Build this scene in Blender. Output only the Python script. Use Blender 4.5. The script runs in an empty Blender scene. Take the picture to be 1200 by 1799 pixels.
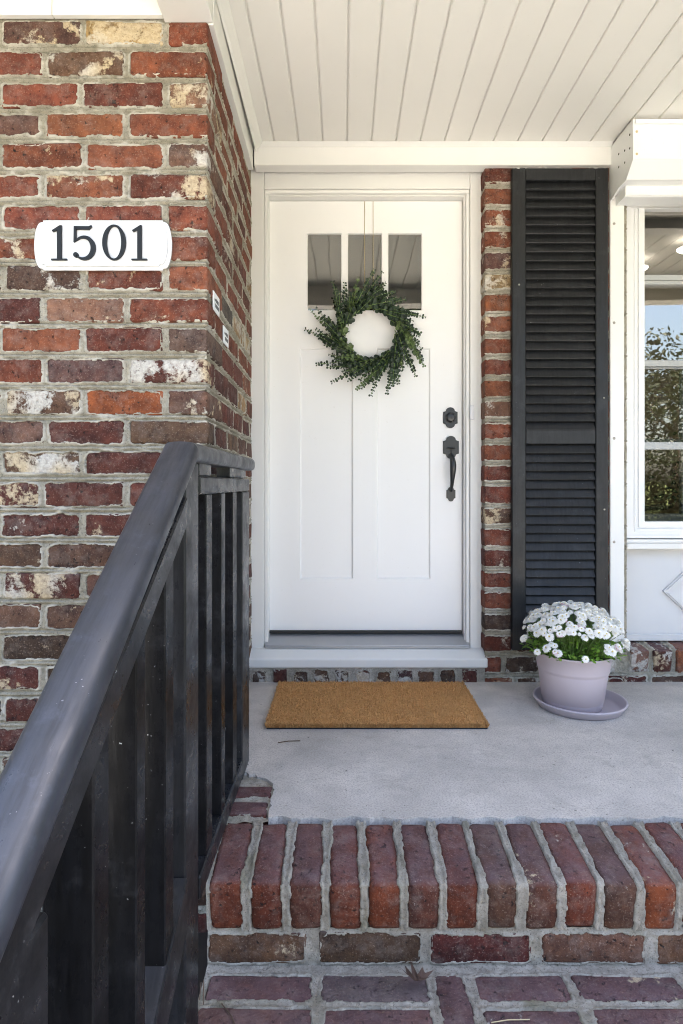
import bpy, bmesh, math, random
import numpy as np
from mathutils import Vector, Matrix, Euler

random.seed(7)
RNG = np.random.RandomState(11)
S = bpy.context.scene
C = S.collection
PI = math.pi
rad = math.radians

# ---------------------------------------------------------------- camera
CAMZ = 0.87                                   # height above the porch slab (porch slab top is z = 0)
cam = bpy.data.objects.new('camera', bpy.data.cameras.new('camera'))
C.objects.link(cam)
cam.location = (0, 0, CAMZ)
cam.rotation_euler = (rad(90), 0, 0)
cam.data.sensor_fit = 'HORIZONTAL'
cam.data.sensor_width = 36
cam.data.lens = 32.4
cam.data.shift_x = -0.0025
cam.data.shift_y = -0.0412
cam.data.clip_start = 0.03
cam.data.clip_end = 1000
S.camera = cam

# ---------------------------------------------------------------- world, sun, exposure
SUN_ELEV, SUN_AZ = 64.0, 20.0                 # the sun stands behind the house, so the porch is in open shade
w = bpy.data.worlds.new('World')
S.world = w
w.use_nodes = True
nt = w.node_tree
nt.nodes.clear()
sky = nt.nodes.new('ShaderNodeTexSky')
sky.sky_type = 'NISHITA'
sky.sun_disc = False
sky.sun_elevation = rad(SUN_ELEV)
sky.sun_rotation = rad(SUN_AZ)
sky.air_density = 1.0
sky.dust_density = 5.0
sky.ozone_density = 0.6
bg = nt.nodes.new('ShaderNodeBackground')
bg.inputs[1].default_value = 0.15
wo = nt.nodes.new('ShaderNodeOutputWorld')
nt.links.new(sky.outputs[0], bg.inputs[0])
nt.links.new(bg.outputs[0], wo.inputs[0])
sl = bpy.data.lights.new('sun', 'SUN')
sl.energy = 4.3
sl.angle = rad(0.6)
sl.color = (1.0, 0.95, 0.87)
so = bpy.data.objects.new('sun', sl)
C.objects.link(so)
az, el = rad(SUN_AZ), rad(SUN_ELEV)
sd = Vector((math.sin(az) * math.cos(el), math.cos(az) * math.cos(el), math.sin(el)))
so.rotation_euler = sd.to_track_quat('Z', 'Y').to_euler()
S.view_settings.view_transform = 'Standard'
S.view_settings.look = 'None'
S.view_settings.exposure = 2.88
S.view_settings.gamma = 1.0
S.view_settings.use_curve_mapping = False
S.cycles.use_denoising = True
S.cycles.denoiser = 'OPENIMAGEDENOISE'
S.cycles.denoising_input_passes = 'RGB_ALBEDO_NORMAL'
S.cycles.denoising_prefilter = 'ACCURATE'
S.cycles.filter_width = 1.05
S.cycles.max_bounces = 10
S.cycles.diffuse_bounces = 6
S.cycles.glossy_bounces = 4
S.cycles.transparent_max_bounces = 12
S.cycles.sample_clamp_indirect = 8
S.cycles.caustics_reflective = False
S.cycles.caustics_refractive = False

# ---------------------------------------------------------------- helpers
def lin(r, g, b):
    f = lambda c: (c / 255 / 12.92) if c / 255 <= 0.04045 else ((c / 255 + 0.055) / 1.055) ** 2.4
    return (f(r), f(g), f(b))

def tag(o, label=None, cat=None, group=None, kind=None):
    if label: o['label'] = label
    if cat: o['category'] = cat
    if group: o['group'] = group
    if kind: o['kind'] = kind
    return o

def thing(name, loc, label, cat, group=None, kind=None):
    o = bpy.data.objects.new(name, None)
    o.empty_display_size = 0.1
    C.objects.link(o)
    o.location = loc
    return tag(o, label, cat, group, kind)

def wloc(o):
    p = Vector((0, 0, 0))
    while o is not None:
        p += Vector(o.location)
        o = o.parent
    return p

def put(name, me, mat=None, parent=None, loc=(0, 0, 0), rot=None, color=None):
    """link mesh data given in coordinates relative to loc (world, unrotated parents)"""
    o = bpy.data.objects.new(name, me)
    C.objects.link(o)
    if mat is not None and len(me.materials) == 0:
        for m in (mat if isinstance(mat, (list, tuple)) else [mat]):
            me.materials.append(m)
    if parent is not None:
        o.parent = parent
        o.location = Vector(loc) - wloc(parent)
    else:
        o.location = loc
    if rot is not None: o.rotation_euler = rot
    if color is not None: o.color = color
    return o

def me_from(verts, faces, smooth=False):
    me = bpy.data.meshes.new('m')
    me.from_pydata([tuple(v) for v in verts], [], faces)
    me.validate()
    if smooth:
        me.polygons.foreach_set('use_smooth', [True] * len(me.polygons))
    me.update()
    return me

def me_bm(bm, smooth=False):
    me = bpy.data.meshes.new('m')
    bmesh.ops.recalc_face_normals(bm, faces=bm.faces)
    bm.to_mesh(me)
    bm.free()
    if smooth:
        me.polygons.foreach_set('use_smooth', [True] * len(me.polygons))
    return me

def bm_box(bm, x0, x1, y0, y1, z0, z1, M=None):
    vs = [bm.verts.new((x, y, z)) for x in (x0, x1) for y in (y0, y1) for z in (z0, z1)]
    for f in ((0, 1, 3, 2), (4, 6, 7, 5), (0, 4, 5, 1), (2, 3, 7, 6), (0, 2, 6, 4), (1, 5, 7, 3)):
        bm.faces.new([vs[i] for i in f])
    if M is not None:
        for v in vs: v.co = M @ v.co
    return vs

def box_me(x0, x1, y0, y1, z0, z1, bev=0.0015, seg=1):
    bm = bmesh.new()
    bm_box(bm, x0, x1, y0, y1, z0, z1)
    if bev > 0:
        bmesh.ops.bevel(bm, geom=bm.edges[:], offset=bev, segments=seg, affect='EDGES', profile=0.5)
    return me_bm(bm)

def box(name, x0, x1, y0, y1, z0, z1, mat, parent=None, bev=0.0015, seg=1, color=None):
    cx, cy, cz = (x0 + x1) / 2, (y0 + y1) / 2, (z0 + z1) / 2
    me = box_me(x0 - cx, x1 - cx, y0 - cy, y1 - cy, z0 - cz, z1 - cz, bev, seg)
    return put(name, me, mat, parent, (cx, cy, cz), color=color)

def bm_prism(bm, pts, axis, a, b):
    """extrude a 2D polygon along axis from a to b. axis 'x': pts are (y,z); 'y': (x,z); 'z': (x,y)"""
    def P(p, t):
        return {'x': (t, p[0], p[1]), 'y': (p[0], t, p[1]), 'z': (p[0], p[1], t)}[axis]
    A = [bm.verts.new(P(p, a)) for p in pts]
    B = [bm.verts.new(P(p, b)) for p in pts]
    n = len(pts)
    bm.faces.new(A)
    bm.faces.new(B[::-1])
    for i in range(n):
        bm.faces.new((A[i], B[i], B[(i + 1) % n], A[(i + 1) % n]))

def prism(name, pts, axis, a, b, mat, parent=None, bev=0.0, smooth=False):
    bm = bmesh.new()
    bm_prism(bm, pts, axis, a, b)
    bmesh.ops.recalc_face_normals(bm, faces=bm.faces)
    if bev > 0:
        bmesh.ops.bevel(bm, geom=bm.edges[:], offset=bev, segments=1, affect='EDGES')
    return put(name, me_bm(bm, smooth), mat, parent)

def bm_tube(bm, pts, rs, n=6, cap=True):
    pts = [Vector(p) for p in pts]
    if not isinstance(rs, (list, tuple)): rs = [rs] * len(pts)
    rings = []
    up = Vector((0.13, 0.21, 0.97))
    for i, p in enumerate(pts):
        t = (pts[min(i + 1, len(pts) - 1)] - pts[max(i - 1, 0)]).normalized()
        a = t.cross(up)
        if a.length < 1e-4: a = t.cross(Vector((1, 0, 0)))
        a.normalize()
        b = t.cross(a)
        rings.append([bm.verts.new(p + (a * math.cos(2 * PI * k / n) + b * math.sin(2 * PI * k / n)) * rs[i]) for k in range(n)])
    for i in range(len(rings) - 1):
        for k in range(n):
            bm.faces.new((rings[i][k], rings[i][(k + 1) % n], rings[i + 1][(k + 1) % n], rings[i + 1][k]))
    if cap:
        bm.faces.new(rings[0][::-1])
        bm.faces.new(rings[-1])

def lathe_me(prof, n=48, smooth=True, closed=False):
    vs, fs = [], []
    m = len(prof)
    for (r, z) in prof:
        for k in range(n):
            a = 2 * PI * k / n
            vs.append((r * math.cos(a), r * math.sin(a), z))
    for i in range(m - 1):
        for k in range(n):
            fs.append((i * n + k, i * n + (k + 1) % n, (i + 1) * n + (k + 1) % n, (i + 1) * n + k))
    if closed:
        fs.append(tuple(range(n))[::-1])
        fs.append(tuple((m - 1) * n + k for k in range(n)))
    me = me_from(vs, fs, smooth)
    return me

# ---------------------------------------------------------------- materials
class NT:
    def __init__(s, name):
        s.m = bpy.data.materials.new(name)
        s.m.use_nodes = True
        s.t = s.m.node_tree
        s.b = s.t.nodes['Principled BSDF']
        s.out = s.t.nodes['Material Output']
    def n(s, kind, **kw):
        x = s.t.nodes.new(kind)
        for k, v in kw.items():
            if k.startswith('i_'):
                x.inputs[k[2:].replace('_', ' ')].default_value = v
            else:
                setattr(x, k, v)
        return x
    def l(s, a, b): s.t.links.new(a, b)
    def noise(s, vec, scale, detail=4, rough=0.55, dist=0.0):
        x = s.n('ShaderNodeTexNoise')
        x.inputs['Scale'].default_value = scale
        x.inputs['Detail'].default_value = detail
        x.inputs['Roughness'].default_value = rough
        x.inputs['Distortion'].default_value = dist
        if vec is not None: s.l(vec, x.inputs['Vector'])
        return x.outputs['Fac']
    def ramp(s, fac, stops):
        x = s.n('ShaderNodeValToRGB')
        e = x.color_ramp.elements
        while len(e) < len(stops): e.new(0.5)
        for i, (p, c) in enumerate(stops):
            e[i].position = p
            e[i].color = (c[0], c[1], c[2], 1) if isinstance(c, (tuple, list)) else (c, c, c, 1)
        s.l(fac, x.inputs[0])
        return x.outputs[0]
    def mix(s, fac, a, b, blend='MIX'):
        x = s.n('ShaderNodeMix', data_type='RGBA', blend_type=blend)
        for sock, v in ((0, fac), (6, a), (7, b)):
            if hasattr(v, 'links'): s.l(v, x.inputs[sock])
            elif isinstance(v, (int, float)): x.inputs[sock].default_value = v if sock == 0 else (v, v, v, 1)
            else: x.inputs[sock].default_value = (v[0], v[1], v[2], 1)
        return x.outputs[2]
    def math(s, op, a, b=None, clamp=False):
        x = s.n('ShaderNodeMath', operation=op, use_clamp=clamp)
        for i, v in enumerate((a, b)):
            if v is None: continue
            if hasattr(v, 'links'): s.l(v, x.inputs[i])
            else: x.inputs[i].default_value = v
        return x.outputs[0]
    def maprange(s, v, a, b, c=0.0, d=1.0):
        x = s.n('ShaderNodeMapRange')
        s.l(v, x.inputs[0])
        for i, q in enumerate((a, b, c, d)):
            if hasattr(q, 'links'): s.l(q, x.inputs[i + 1])
            else: x.inputs[i + 1].default_value = q
        return x.outputs[0]
    def bump(s, h, strength=0.3, dist=0.002, prev=None):
        x = s.n('ShaderNodeBump')
        x.inputs['Strength'].default_value = strength
        x.inputs['Distance'].default_value = dist
        s.l(h, x.inputs['Height'])
        if prev is not None: s.l(prev, x.inputs['Normal'])
        return x.outputs[0]
    def coords(s, which='Object', rnd=False):
        tc = s.n('ShaderNodeTexCoord').outputs[which]
        if not rnd: return tc
        oi = s.n('ShaderNodeObjectInfo')
        v = s.n('ShaderNodeVectorMath', operation='ADD')
        mul = s.n('ShaderNodeVectorMath', operation='SCALE')
        mul.inputs[0].default_value = (37.0, 91.0, 53.0)
        s.l(oi.outputs['Random'], mul.inputs['Scale'])
        s.l(tc, v.inputs[0]); s.l(mul.outputs[0], v.inputs[1])
        return v.outputs[0]
    def set(s, col=None, rough=None, normal=None, spec=None, metal=None):
        for key, v in (('Base Color', col), ('Roughness', rough), ('Normal', normal), ('Specular IOR Level', spec), ('Metallic', metal)):
            if v is None: continue
            if hasattr(v, 'links'): s.l(v, s.b.inputs[key])
            elif isinstance(v, (tuple, list)): s.b.inputs[key].default_value = (v[0], v[1], v[2], 1)
            else: s.b.inputs[key].default_value = v
        return s.m

def plain(name, col, rough=0.5, spec=0.5, metal=0.0, var=0.08, scale=6, bump=0.0, bscale=200):
    t = NT(name)
    co = t.coords('Object', True)
    n1 = t.noise(co, scale, 5)
    c = t.mix(n1, tuple(x * (1 - var) for x in col), tuple(min(1, x * (1 + var)) for x in col))
    nm = t.bump(t.noise(co, bscale, 3), bump, 0.001) if bump > 0 else None
    return t.set(c, rough, nm, spec, metal)

def white_paint(name, col, rough, dirt=0.06):
    t = NT(name)
    co = t.coords('Object', True)
    g = t.n('ShaderNodeNewGeometry').outputs['Position']
    big = t.noise(g, 2.2, 4, 0.6)
    sm = t.noise(g, 55, 4, 0.65)
    c = t.mix(t.ramp(big, [(0.3, 0.0), (0.75, 1.0)]), col, tuple(x * (1 - dirt) for x in col))
    c = t.mix(t.ramp(sm, [(0.66, 0.0), (0.80, 0.35)]), c, (col[0] * 0.72, col[1] * 0.68, col[2] * 0.6))
    nm = t.bump(t.noise(g, 140, 3, 0.6), 0.05, 0.001)
    return t.set(c, rough, nm, 0.45)

M = {}
M['white_trim'] = white_paint('white_trim_paint', (0.74, 0.73, 0.705), 0.45)
M['white_ceiling'] = white_paint('white_ceiling_paint', (0.76, 0.745, 0.705), 0.5, 0.05)
M['white_door'] = white_paint('white_door_paint', (0.82, 0.81, 0.795), 0.33, 0.02)
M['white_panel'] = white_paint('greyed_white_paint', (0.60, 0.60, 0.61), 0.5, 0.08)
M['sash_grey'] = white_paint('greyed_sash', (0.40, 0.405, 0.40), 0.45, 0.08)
M['white_vinyl'] = white_paint('white_vinyl', (0.78, 0.78, 0.78), 0.4, 0.05)
M['plaque'] = plain('plaque_white', (0.62, 0.62, 0.63), 0.35, var=0.02)
M['digit'] = plain('digit_charcoal', (0.012, 0.0135, 0.0155), 0.5, 0.3, var=0.1)
M['metal_sill'] = plain('aluminium', (0.42, 0.43, 0.45), 0.38, metal=0.7, var=0.06, scale=20)
M['rubber'] = plain('black_rubber', (0.012, 0.012, 0.013), 0.6)
M['hardware'] = plain('black_hardware', (0.013, 0.0135, 0.015), 0.36, spec=0.6, var=0.15, scale=40)
M['keyhole'] = plain('keyhole_black', (0.006, 0.006, 0.006), 0.7)
M['screw'] = plain('screw_zinc', (0.36, 0.34, 0.30), 0.45, metal=0.6)
M['cord'] = plain('jute_cord', (0.50, 0.41, 0.24), 0.8)
M['pot'] = plain('mauve_plastic', lin(184, 172, 177), 0.42, var=0.04, scale=4, bump=0.03, bscale=300)
M['soil'] = plain('potting_soil', (0.018, 0.013, 0.009), 0.95, var=0.5, scale=60, bump=0.8, bscale=120)
M['caulk'] = plain('dark_caulk_gap', (0.03, 0.022, 0.02), 0.9, var=0.5, scale=60)
M['sticker'] = plain('sticker_white', (0.78, 0.79, 0.80), 0.4, var=0.03)
M['ink'] = plain('sticker_ink', (0.08, 0.08, 0.09), 0.6)
M['slate'] = plain('slate_grey', (0.25, 0.26, 0.28), 0.6)
M['interior'] = plain('interior_plaster', (0.50, 0.40, 0.28), 0.8)
M['interior_dark'] = plain('interior_dark', (0.05, 0.045, 0.04), 0.8)
M['log'] = plain('dark_wood', (0.035, 0.02, 0.014), 0.6, var=0.3, scale=40)
M['needle'] = plain('pine_needle', (0.11, 0.07, 0.045), 0.8)
M['bark'] = plain('bark', (0.07, 0.05, 0.038), 0.9, var=0.3, scale=8, bump=0.6, bscale=30)
M['asphalt'] = plain('asphalt', (0.06, 0.06, 0.062), 0.9, var=0.2, scale=3)
M['pale_concrete'] = plain('pale_concrete', (0.42, 0.40, 0.36), 0.9, var=0.1, scale=2)
M['mulch'] = plain('dark_mulch', (0.022, 0.016, 0.012), 0.95, var=0.5, scale=30, bump=0.8, bscale=60)
M['roof'] = plain('roof_shingle', (0.08, 0.075, 0.07), 0.9, var=0.25, scale=10)

def black_paint(name, col, rough, chips, spec=0.5):
    t = NT(name)
    g = t.n('ShaderNodeNewGeometry').outputs['Position']
    a = t.noise(g, 9, 5, 0.6)
    c = t.mix(a, tuple(x * 0.75 for x in col), tuple(x * 1.3 for x in col))
    stm = t.n('ShaderNodeMapping'); stm.inputs['Scale'].default_value = (75, 6, 9)
    t.l(g, stm.inputs[0])
    stn = t.noise(stm.outputs[0], 1.0, 6, 0.7)
    c = t.mix(t.ramp(stn, [(0.40, 0.0), (0.62, 0.9)]), c, tuple(q * 0.45 for q in col))
    c = t.mix(t.ramp(t.noise(g, 13, 6, 0.72), [(0.54, 0.0), (0.70, 0.7)]), c, tuple(q * 2.0 + 0.006 for q in col))
    chip = t.ramp(t.noise(g, 85, 3, 0.55), [(0.745 - chips, 0.0), (0.757 - chips, 1.0)])
    dust = t.ramp(t.noise(g, 26, 6, 0.75), [(0.58, 0.0), (0.88, 0.22)])
    c = t.mix(dust, c, tuple(q * 2.0 + 0.005 for q in col))
    scm = t.n('ShaderNodeMapping'); scm.inputs['Scale'].default_value = (110, 14, 22)
    t.l(g, scm.inputs[0])
    c = t.mix(t.ramp(t.noise(scm.outputs[0], 1.0, 5, 0.7), [(0.74, 0.0), (0.77, 0.5)]), c, (0.22, 0.22, 0.23))
    c = t.mix(t.math('MULTIPLY', chip, t.ramp(t.noise(g, 5, 4, 0.65), [(0.52, 0.0), (0.60, 1.0)])), c, (0.42, 0.42, 0.42))
    clus = t.ramp(t.noise(g, 7, 4, 0.65), [(0.50, 0.0), (0.60, 1.0)])
    fl = t.ramp(t.noise(g, 190, 2, 0.5), [(0.735 - chips * 0.6, 0.0), (0.75 - chips * 0.6, 0.8)])
    c = t.mix(t.math('MULTIPLY', fl, clus), c, (0.30, 0.30, 0.31))
    mp = t.n('ShaderNodeMapping'); mp.inputs['Scale'].default_value = (90, 90, 7)
    t.l(g, mp.inputs[0])
    nm = t.bump(t.noise(mp.outputs[0], 1.6, 4), 0.05, 0.002)
    nm = t.bump(stn, 0.10, 0.003, nm)
    nm = t.bump(t.noise(g, 160, 3), 0.03, 0.001, nm)
    return t.set(c, t.maprange(t.math('ADD', t.math('MULTIPLY', t.noise(g, 18, 5, 0.7), 0.5), t.math('MULTIPLY', stn, 0.5)), 0.36, 0.62, rough - 0.10, rough + 0.20), nm, spec)
M['rail_black'] = black_paint('railing_black_paint', (0.0085, 0.0085, 0.0095), 0.24, 0.006, 0.09)
M['cap_black'] = black_paint('hand_rail_faded_paint', (0.022, 0.025, 0.034), 0.36, 0.040, 0.6)  # faded black, lightened and blued in colour to stand in for reflected sky
M['rail_faded'] = black_paint('railing_faded_black_paint', (0.017, 0.0172, 0.019), 0.27, 0.022, 0.2)
M['shutter_black'] = black_paint('shutter_black_paint', (0.012, 0.0125, 0.014), 0.42, 0.0, 0.4)

def brick_mat():
    t = NT('brick_clay')
    co = t.coords('Object', True)
    oi = t.n('ShaderNodeObjectInfo')
    base = oi.outputs['Color']
    alpha = oi.outputs['Alpha']
    n_big = t.noise(co, 14, 5, 0.62, 0.4)
    n_mid = t.noise(co, 48, 5, 0.62)
    c = t.mix(t.ramp(n_big, [(0.28, 0.0), (0.72, 1.0)]), t.mix(1.0, base, (0.48, 0.46, 0.52), 'MULTIPLY'), t.mix(1.0, base, (1.42, 1.30, 1.15), 'MULTIPLY'))
    c = t.mix(t.ramp(n_mid, [(0.38, 0.0), (0.66, 0.8)]), c, t.mix(1.0, c, (0.60, 0.55, 0.60), 'MULTIPLY'))
    # sandy speckle and soot pits
    sp = t.ramp(t.noise(co, 230, 2, 0.5), [(0.60, 0.0), (0.70, 0.5)])
    c = t.mix(sp, c, t.mix(0.45, c, (0.55, 0.42, 0.34)))
    pit = t.ramp(t.noise(co, 75, 4, 0.65), [(0.30, 1.0), (0.38, 0.0)])
    c = t.mix(pit, c, (0.02, 0.016, 0.015))
    nz = t.n('ShaderNodeSeparateXYZ'); t.l(t.n('ShaderNodeNewGeometry').outputs['Normal'], nz.inputs[0])
    up = t.math('MULTIPLY', t.maprange(nz.outputs[2], 0.55, 0.95), t.ramp(t.noise(co, 16, 5, 0.65), [(0.30, 0.25), (0.66, 0.9)]))
    c = t.mix(t.math('MULTIPLY', up, 0.62), c, (0.175, 0.115, 0.125))
    # old lime / paint residue, amount from the brick's own alpha
    rn = t.math('ADD', t.math('MULTIPLY', t.noise(co, 11, 3, 0.5, 0.6), 0.6), t.math('MULTIPLY', t.noise(co, 60, 6, 0.75), 0.4))
    thr = t.maprange(alpha, 0.0, 1.0, 0.67, 0.42)
    res = t.maprange(rn, thr, t.math('ADD', thr, 0.04))
    rc = t.mix(t.ramp(t.noise(co, 5, 2), [(0.45, 0.0), (0.55, 1.0)]), (0.56, 0.45, 0.30), (0.56, 0.53, 0.48))
    rc = t.mix(t.ramp(t.noise(co, 90, 4, 0.7), [(0.40, 0.0), (0.62, 0.75)]), rc, t.mix(0.5, rc, c))
    c = t.mix(res, c, rc)
    haze_n = t.ramp(t.noise(co, 22, 6, 0.75), [(0.48, 0.0), (0.75, 0.32)])
    c = t.mix(haze_n, c, (0.34, 0.29, 0.26))
    hh = t.math('ADD', t.math('MULTIPLY', n_mid, 0.7), t.math('MULTIPLY', t.noise(co, 190, 4, 0.7), 0.35))
    hh = t.math('SUBTRACT', hh, t.math('MULTIPLY', pit, 0.6))
    hh = t.math('ADD', hh, t.math('MULTIPLY', res, 0.12))
    nm = t.bump(hh, 1.0, 0.009)
    return t.set(c, 0.86, nm, 0.25)
M['brick'] = brick_mat()

def mortar_mat(name, a, b, moss=0.0, limecol=(0.64, 0.615, 0.56), limeamt=0.9):
    t = NT(name)
    g = t.n('ShaderNodeNewGeometry').outputs['Position']
    n1 = t.noise(g, 3.0, 5, 0.6)
    n2 = t.noise(g, 40, 5, 0.7)
    c = t.mix(t.ramp(n1, [(0.35, 0.0), (0.65, 1.0)]), a, b)
    c = t.mix(t.ramp(n2, [(0.40, 0.0), (0.70, 0.8)]), c, tuple(x * 0.60 for x in a))
    sp = t.ramp(t.noise(g, 230, 3, 0.6), [(0.56, 0.0), (0.68, 0.85)])
    c = t.mix(sp, c, tuple(x * 0.42 for x in a))
    la = t.n('ShaderNodeAttribute', attribute_name='lime').outputs['Fac']
    c = t.mix(t.math('MULTIPLY', la, limeamt), c, limecol)
    if moss:
        c = t.mix(t.ramp(t.noise(g, 7, 5, 0.6), [(0.50, 0.0), (0.70, moss)]), c, (0.16, 0.145, 0.07))
    c = t.mix(t.ramp(t.noise(g, 75, 4, 0.7), [(0.60, 0.0), (0.72, 0.7)]), c, tuple(x * 0.35 for x in a))
    nm = t.bump(t.noise(g, 150, 5, 0.78), 1.0, 0.007)
    return t.set(c, 0.92, nm, 0.2)
M['mortar'] = mortar_mat('wall_mortar', (0.36, 0.325, 0.25), (0.49, 0.455, 0.385), 0.0, (0.63, 0.59, 0.515), 0.95)
M['mortar_step'] = mortar_mat('step_mortar', (0.385, 0.345, 0.285), (0.55, 0.50, 0.43), 0.6, (0.50, 0.47, 0.40), 0.35)

def concrete_mat():
    t = NT('porch_concrete')
    g = t.n('ShaderNodeNewGeometry').outputs['Position']
    n1 = t.noise(g, 2.6, 6, 0.62, 0.3)
    n2 = t.noise(g, 18, 6, 0.7)
    n3 = t.noise(g, 180, 4, 0.7)
    c = t.mix(t.ramp(n1, [(0.34, 0.0), (0.64, 1.0)]), (0.43, 0.395, 0.36), (0.66, 0.60, 0.545))
    c = t.mix(t.ramp(n2, [(0.46, 0.0), (0.74, 0.6)]), c, (0.39, 0.36, 0.325))
    c = t.mix(t.ramp(t.noise(g, 6.5, 6, 0.68, 0.5), [(0.56, 0.0), (0.74, 0.55)]), c, (0.28, 0.255, 0.22))
    c = t.mix(t.ramp(n3, [(0.46, 0.0), (0.66, 0.8)]), c, (0.29, 0.265, 0.245))
    c = t.mix(t.ramp(t.noise(g, 260, 2, 0.5), [(0.60, 0.0), (0.72, 0.6)]), c, (0.66, 0.65, 0.62))
    c = t.mix(t.ramp(t.noise(g, 70, 3, 0.55), [(0.685, 0.0), (0.72, 0.9)]), c, (0.10, 0.095, 0.085))
    hh = t.math('ADD', t.math('MULTIPLY', n2, 0.5), t.math('MULTIPLY', n3, 0.5))
    return t.set(c, 0.85, t.bump(hh, 0.5, 0.003), 0.3)
M['concrete'] = concrete_mat()

def coir_mat():
    t = NT('coir')
    g = t.n('ShaderNodeNewGeometry').outputs['Position']
    n1 = t.noise(g, 300, 3, 0.6)
    n2 = t.noise(g, 9, 4, 0.6)
    c = t.mix(t.ramp(n1, [(0.35, 0.0), (0.65, 1.0)]), (0.36, 0.175, 0.06), (0.72, 0.41, 0.165))
    c = t.mix(t.ramp(n2, [(0.4, 0.0), (0.7, 0.3)]), c, (0.38, 0.21, 0.085))
    return t.set(c, 0.9, None, 0.15)
M['coir'] = coir_mat()

def leaf_mat(name, objcol=True, col=(0.03, 0.06, 0.03), trans=0.12, rough=0.5, spread=True):
    t = NT(name)
    oi = t.n('ShaderNodeObjectInfo')
    g = t.n('ShaderNodeNewGeometry')
    n = t.noise(g.outputs['Position'], 60, 3)
    base = oi.outputs['Color'] if objcol else t.mix(0.0, col, col)
    rv = g.outputs['Random Per Island']
    c = t.mix(rv, t.mix(1.0, base, (0.6, 0.62, 0.6), 'MULTIPLY'), t.mix(1.0, base, (1.5, 1.4, 1.35), 'MULTIPLY'))
    if not spread: c = t.mix(rv, tuple(q * 0.94 for q in col), col)
    t.set(c, rough, None, 0.4)
    tr = t.n('ShaderNodeBsdfTranslucent')
    t.l(c, tr.inputs[0])
    mx = t.n('ShaderNodeMixShader'); mx.inputs[0].default_value = trans
    t.l(t.b.outputs[0], mx.inputs[1]); t.l(tr.outputs[0], mx.inputs[2])
    t.l(mx.outputs[0], t.out.inputs[0])
    return t.m
M['leaf'] = leaf_mat('eucalyptus_leaf')
M['mum_leaf'] = leaf_mat('mum_leaf', False, (0.17, 0.32, 0.05), 0.35)
M['mum_stem'] = plain('mum_stem', (0.14, 0.22, 0.06), 0.6)
M['tree_leaf'] = leaf_mat('tree_leaf', False, (0.024, 0.036, 0.016), 0.25)
M['hedge_leaf'] = leaf_mat('hedge_leaf', False, (0.012, 0.018, 0.008), 0.05, 0.9)
M['hedge_leaf'].node_tree.nodes['Principled BSDF'].inputs['Specular IOR Level'].default_value = 0.05
M['petal'] = leaf_mat('mum_petal', False, (0.95, 0.93, 0.885), 0.15, 0.6, False)
M['petal'].node_tree.nodes['Principled BSDF'].inputs['Specular IOR Level'].default_value = 0.2
M['petal_pink'] = plain('mum_petal_pink', (0.72, 0.50, 0.56), 0.55, var=0.1)
M['pollen'] = plain('mum_centre', (0.70, 0.55, 0.06), 0.7, var=0.2, scale=60)
M['dead_leaf'] = plain('dead_leaf_brown', (0.085, 0.053, 0.045), 0.7, var=0.35, scale=40, bump=0.3, bscale=90)

def lawn_mat():
    t = NT('lawn')
    g = t.n('ShaderNodeNewGeometry').outputs['Position']
    c = t.mix(t.noise(g, 0.6, 6, 0.6), (0.07, 0.10, 0.03), (0.13, 0.14, 0.055))
    c = t.mix(t.ramp(t.noise(g, 30, 4), [(0.4, 0.0), (0.7, 0.6)]), c, (0.05, 0.07, 0.02))
    return t.set(c, 0.95, t.bump(t.noise(g, 60, 4), 1.0, 0.03), 0.1)
M['lawn'] = lawn_mat()

def glass_mat(name, refl, tint, gcol=(0.97, 0.98, 1.0)):
    t = NT(name)
    t.t.nodes.remove(t.b)
    gl = t.n('ShaderNodeBsdfGlossy'); gl.inputs['Roughness'].default_value = 0.01
    gl.inputs['Color'].default_value = (*gcol, 1)
    tr = t.n('ShaderNodeBsdfTransparent'); tr.inputs[0].default_value = (*tint, 1)
    g = t.n('ShaderNodeNewGeometry').outputs['Position']
    nm = t.bump(t.noise(g, 3.0, 2), 0.05, 0.02)
    t.l(nm, gl.inputs['Normal'])
    fr = t.n('ShaderNodeLayerWeight'); fr.inputs[0].default_value = 0.3
    f = t.maprange(fr.outputs['Fresnel'], 0.0, 1.0, refl, 1.0)
    mx = t.n('ShaderNodeMixShader')
    t.l(f, mx.inputs[0]); t.l(tr.outputs[0], mx.inputs[1]); t.l(gl.outputs[0], mx.inputs[2])
    t.l(mx.outputs[0], t.out.inputs[0])
    return t.m
M['door_glass'] = glass_mat('door_glass', 0.165, (0.45, 0.46, 0.44), (1.0, 0.98, 0.92))
M['window_glass'] = glass_mat('window_glass', 0.15, (0.8, 0.8, 0.78), (1.0, 0.95, 0.86))
def lamp_mat():
    t = NT('lit_lamp')
    t.b.inputs['Emission Color'].default_value = (1, 0.93, 0.8, 1)
    t.b.inputs['Emission Strength'].default_value = 7.0
    return t.m
M['lamp'] = lamp_mat()

# ---------------------------------------------------------------- noise on numpy grids
_tab = RNG.rand(256, 256) * 2 - 1
def vn(u, v, scale, seed=0):
    x = u / scale + seed * 17.31; y = v / scale + seed * 9.17
    xi = np.floor(x).astype(int); yi = np.floor(y).astype(int)
    fx = x - xi; fy = y - yi
    fx = fx * fx * (3 - 2 * fx); fy = fy * fy * (3 - 2 * fy)
    g = lambda a, b: _tab[a & 255, b & 255]
    return (g(xi, yi) * (1 - fx) + g(xi + 1, yi) * fx) * (1 - fy) + (g(xi, yi + 1) * (1 - fx) + g(xi + 1, yi + 1) * fx) * fy
def sst(x):
    x = np.clip(x, 0, 1)
    return x * x * (3 - 2 * x)

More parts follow.
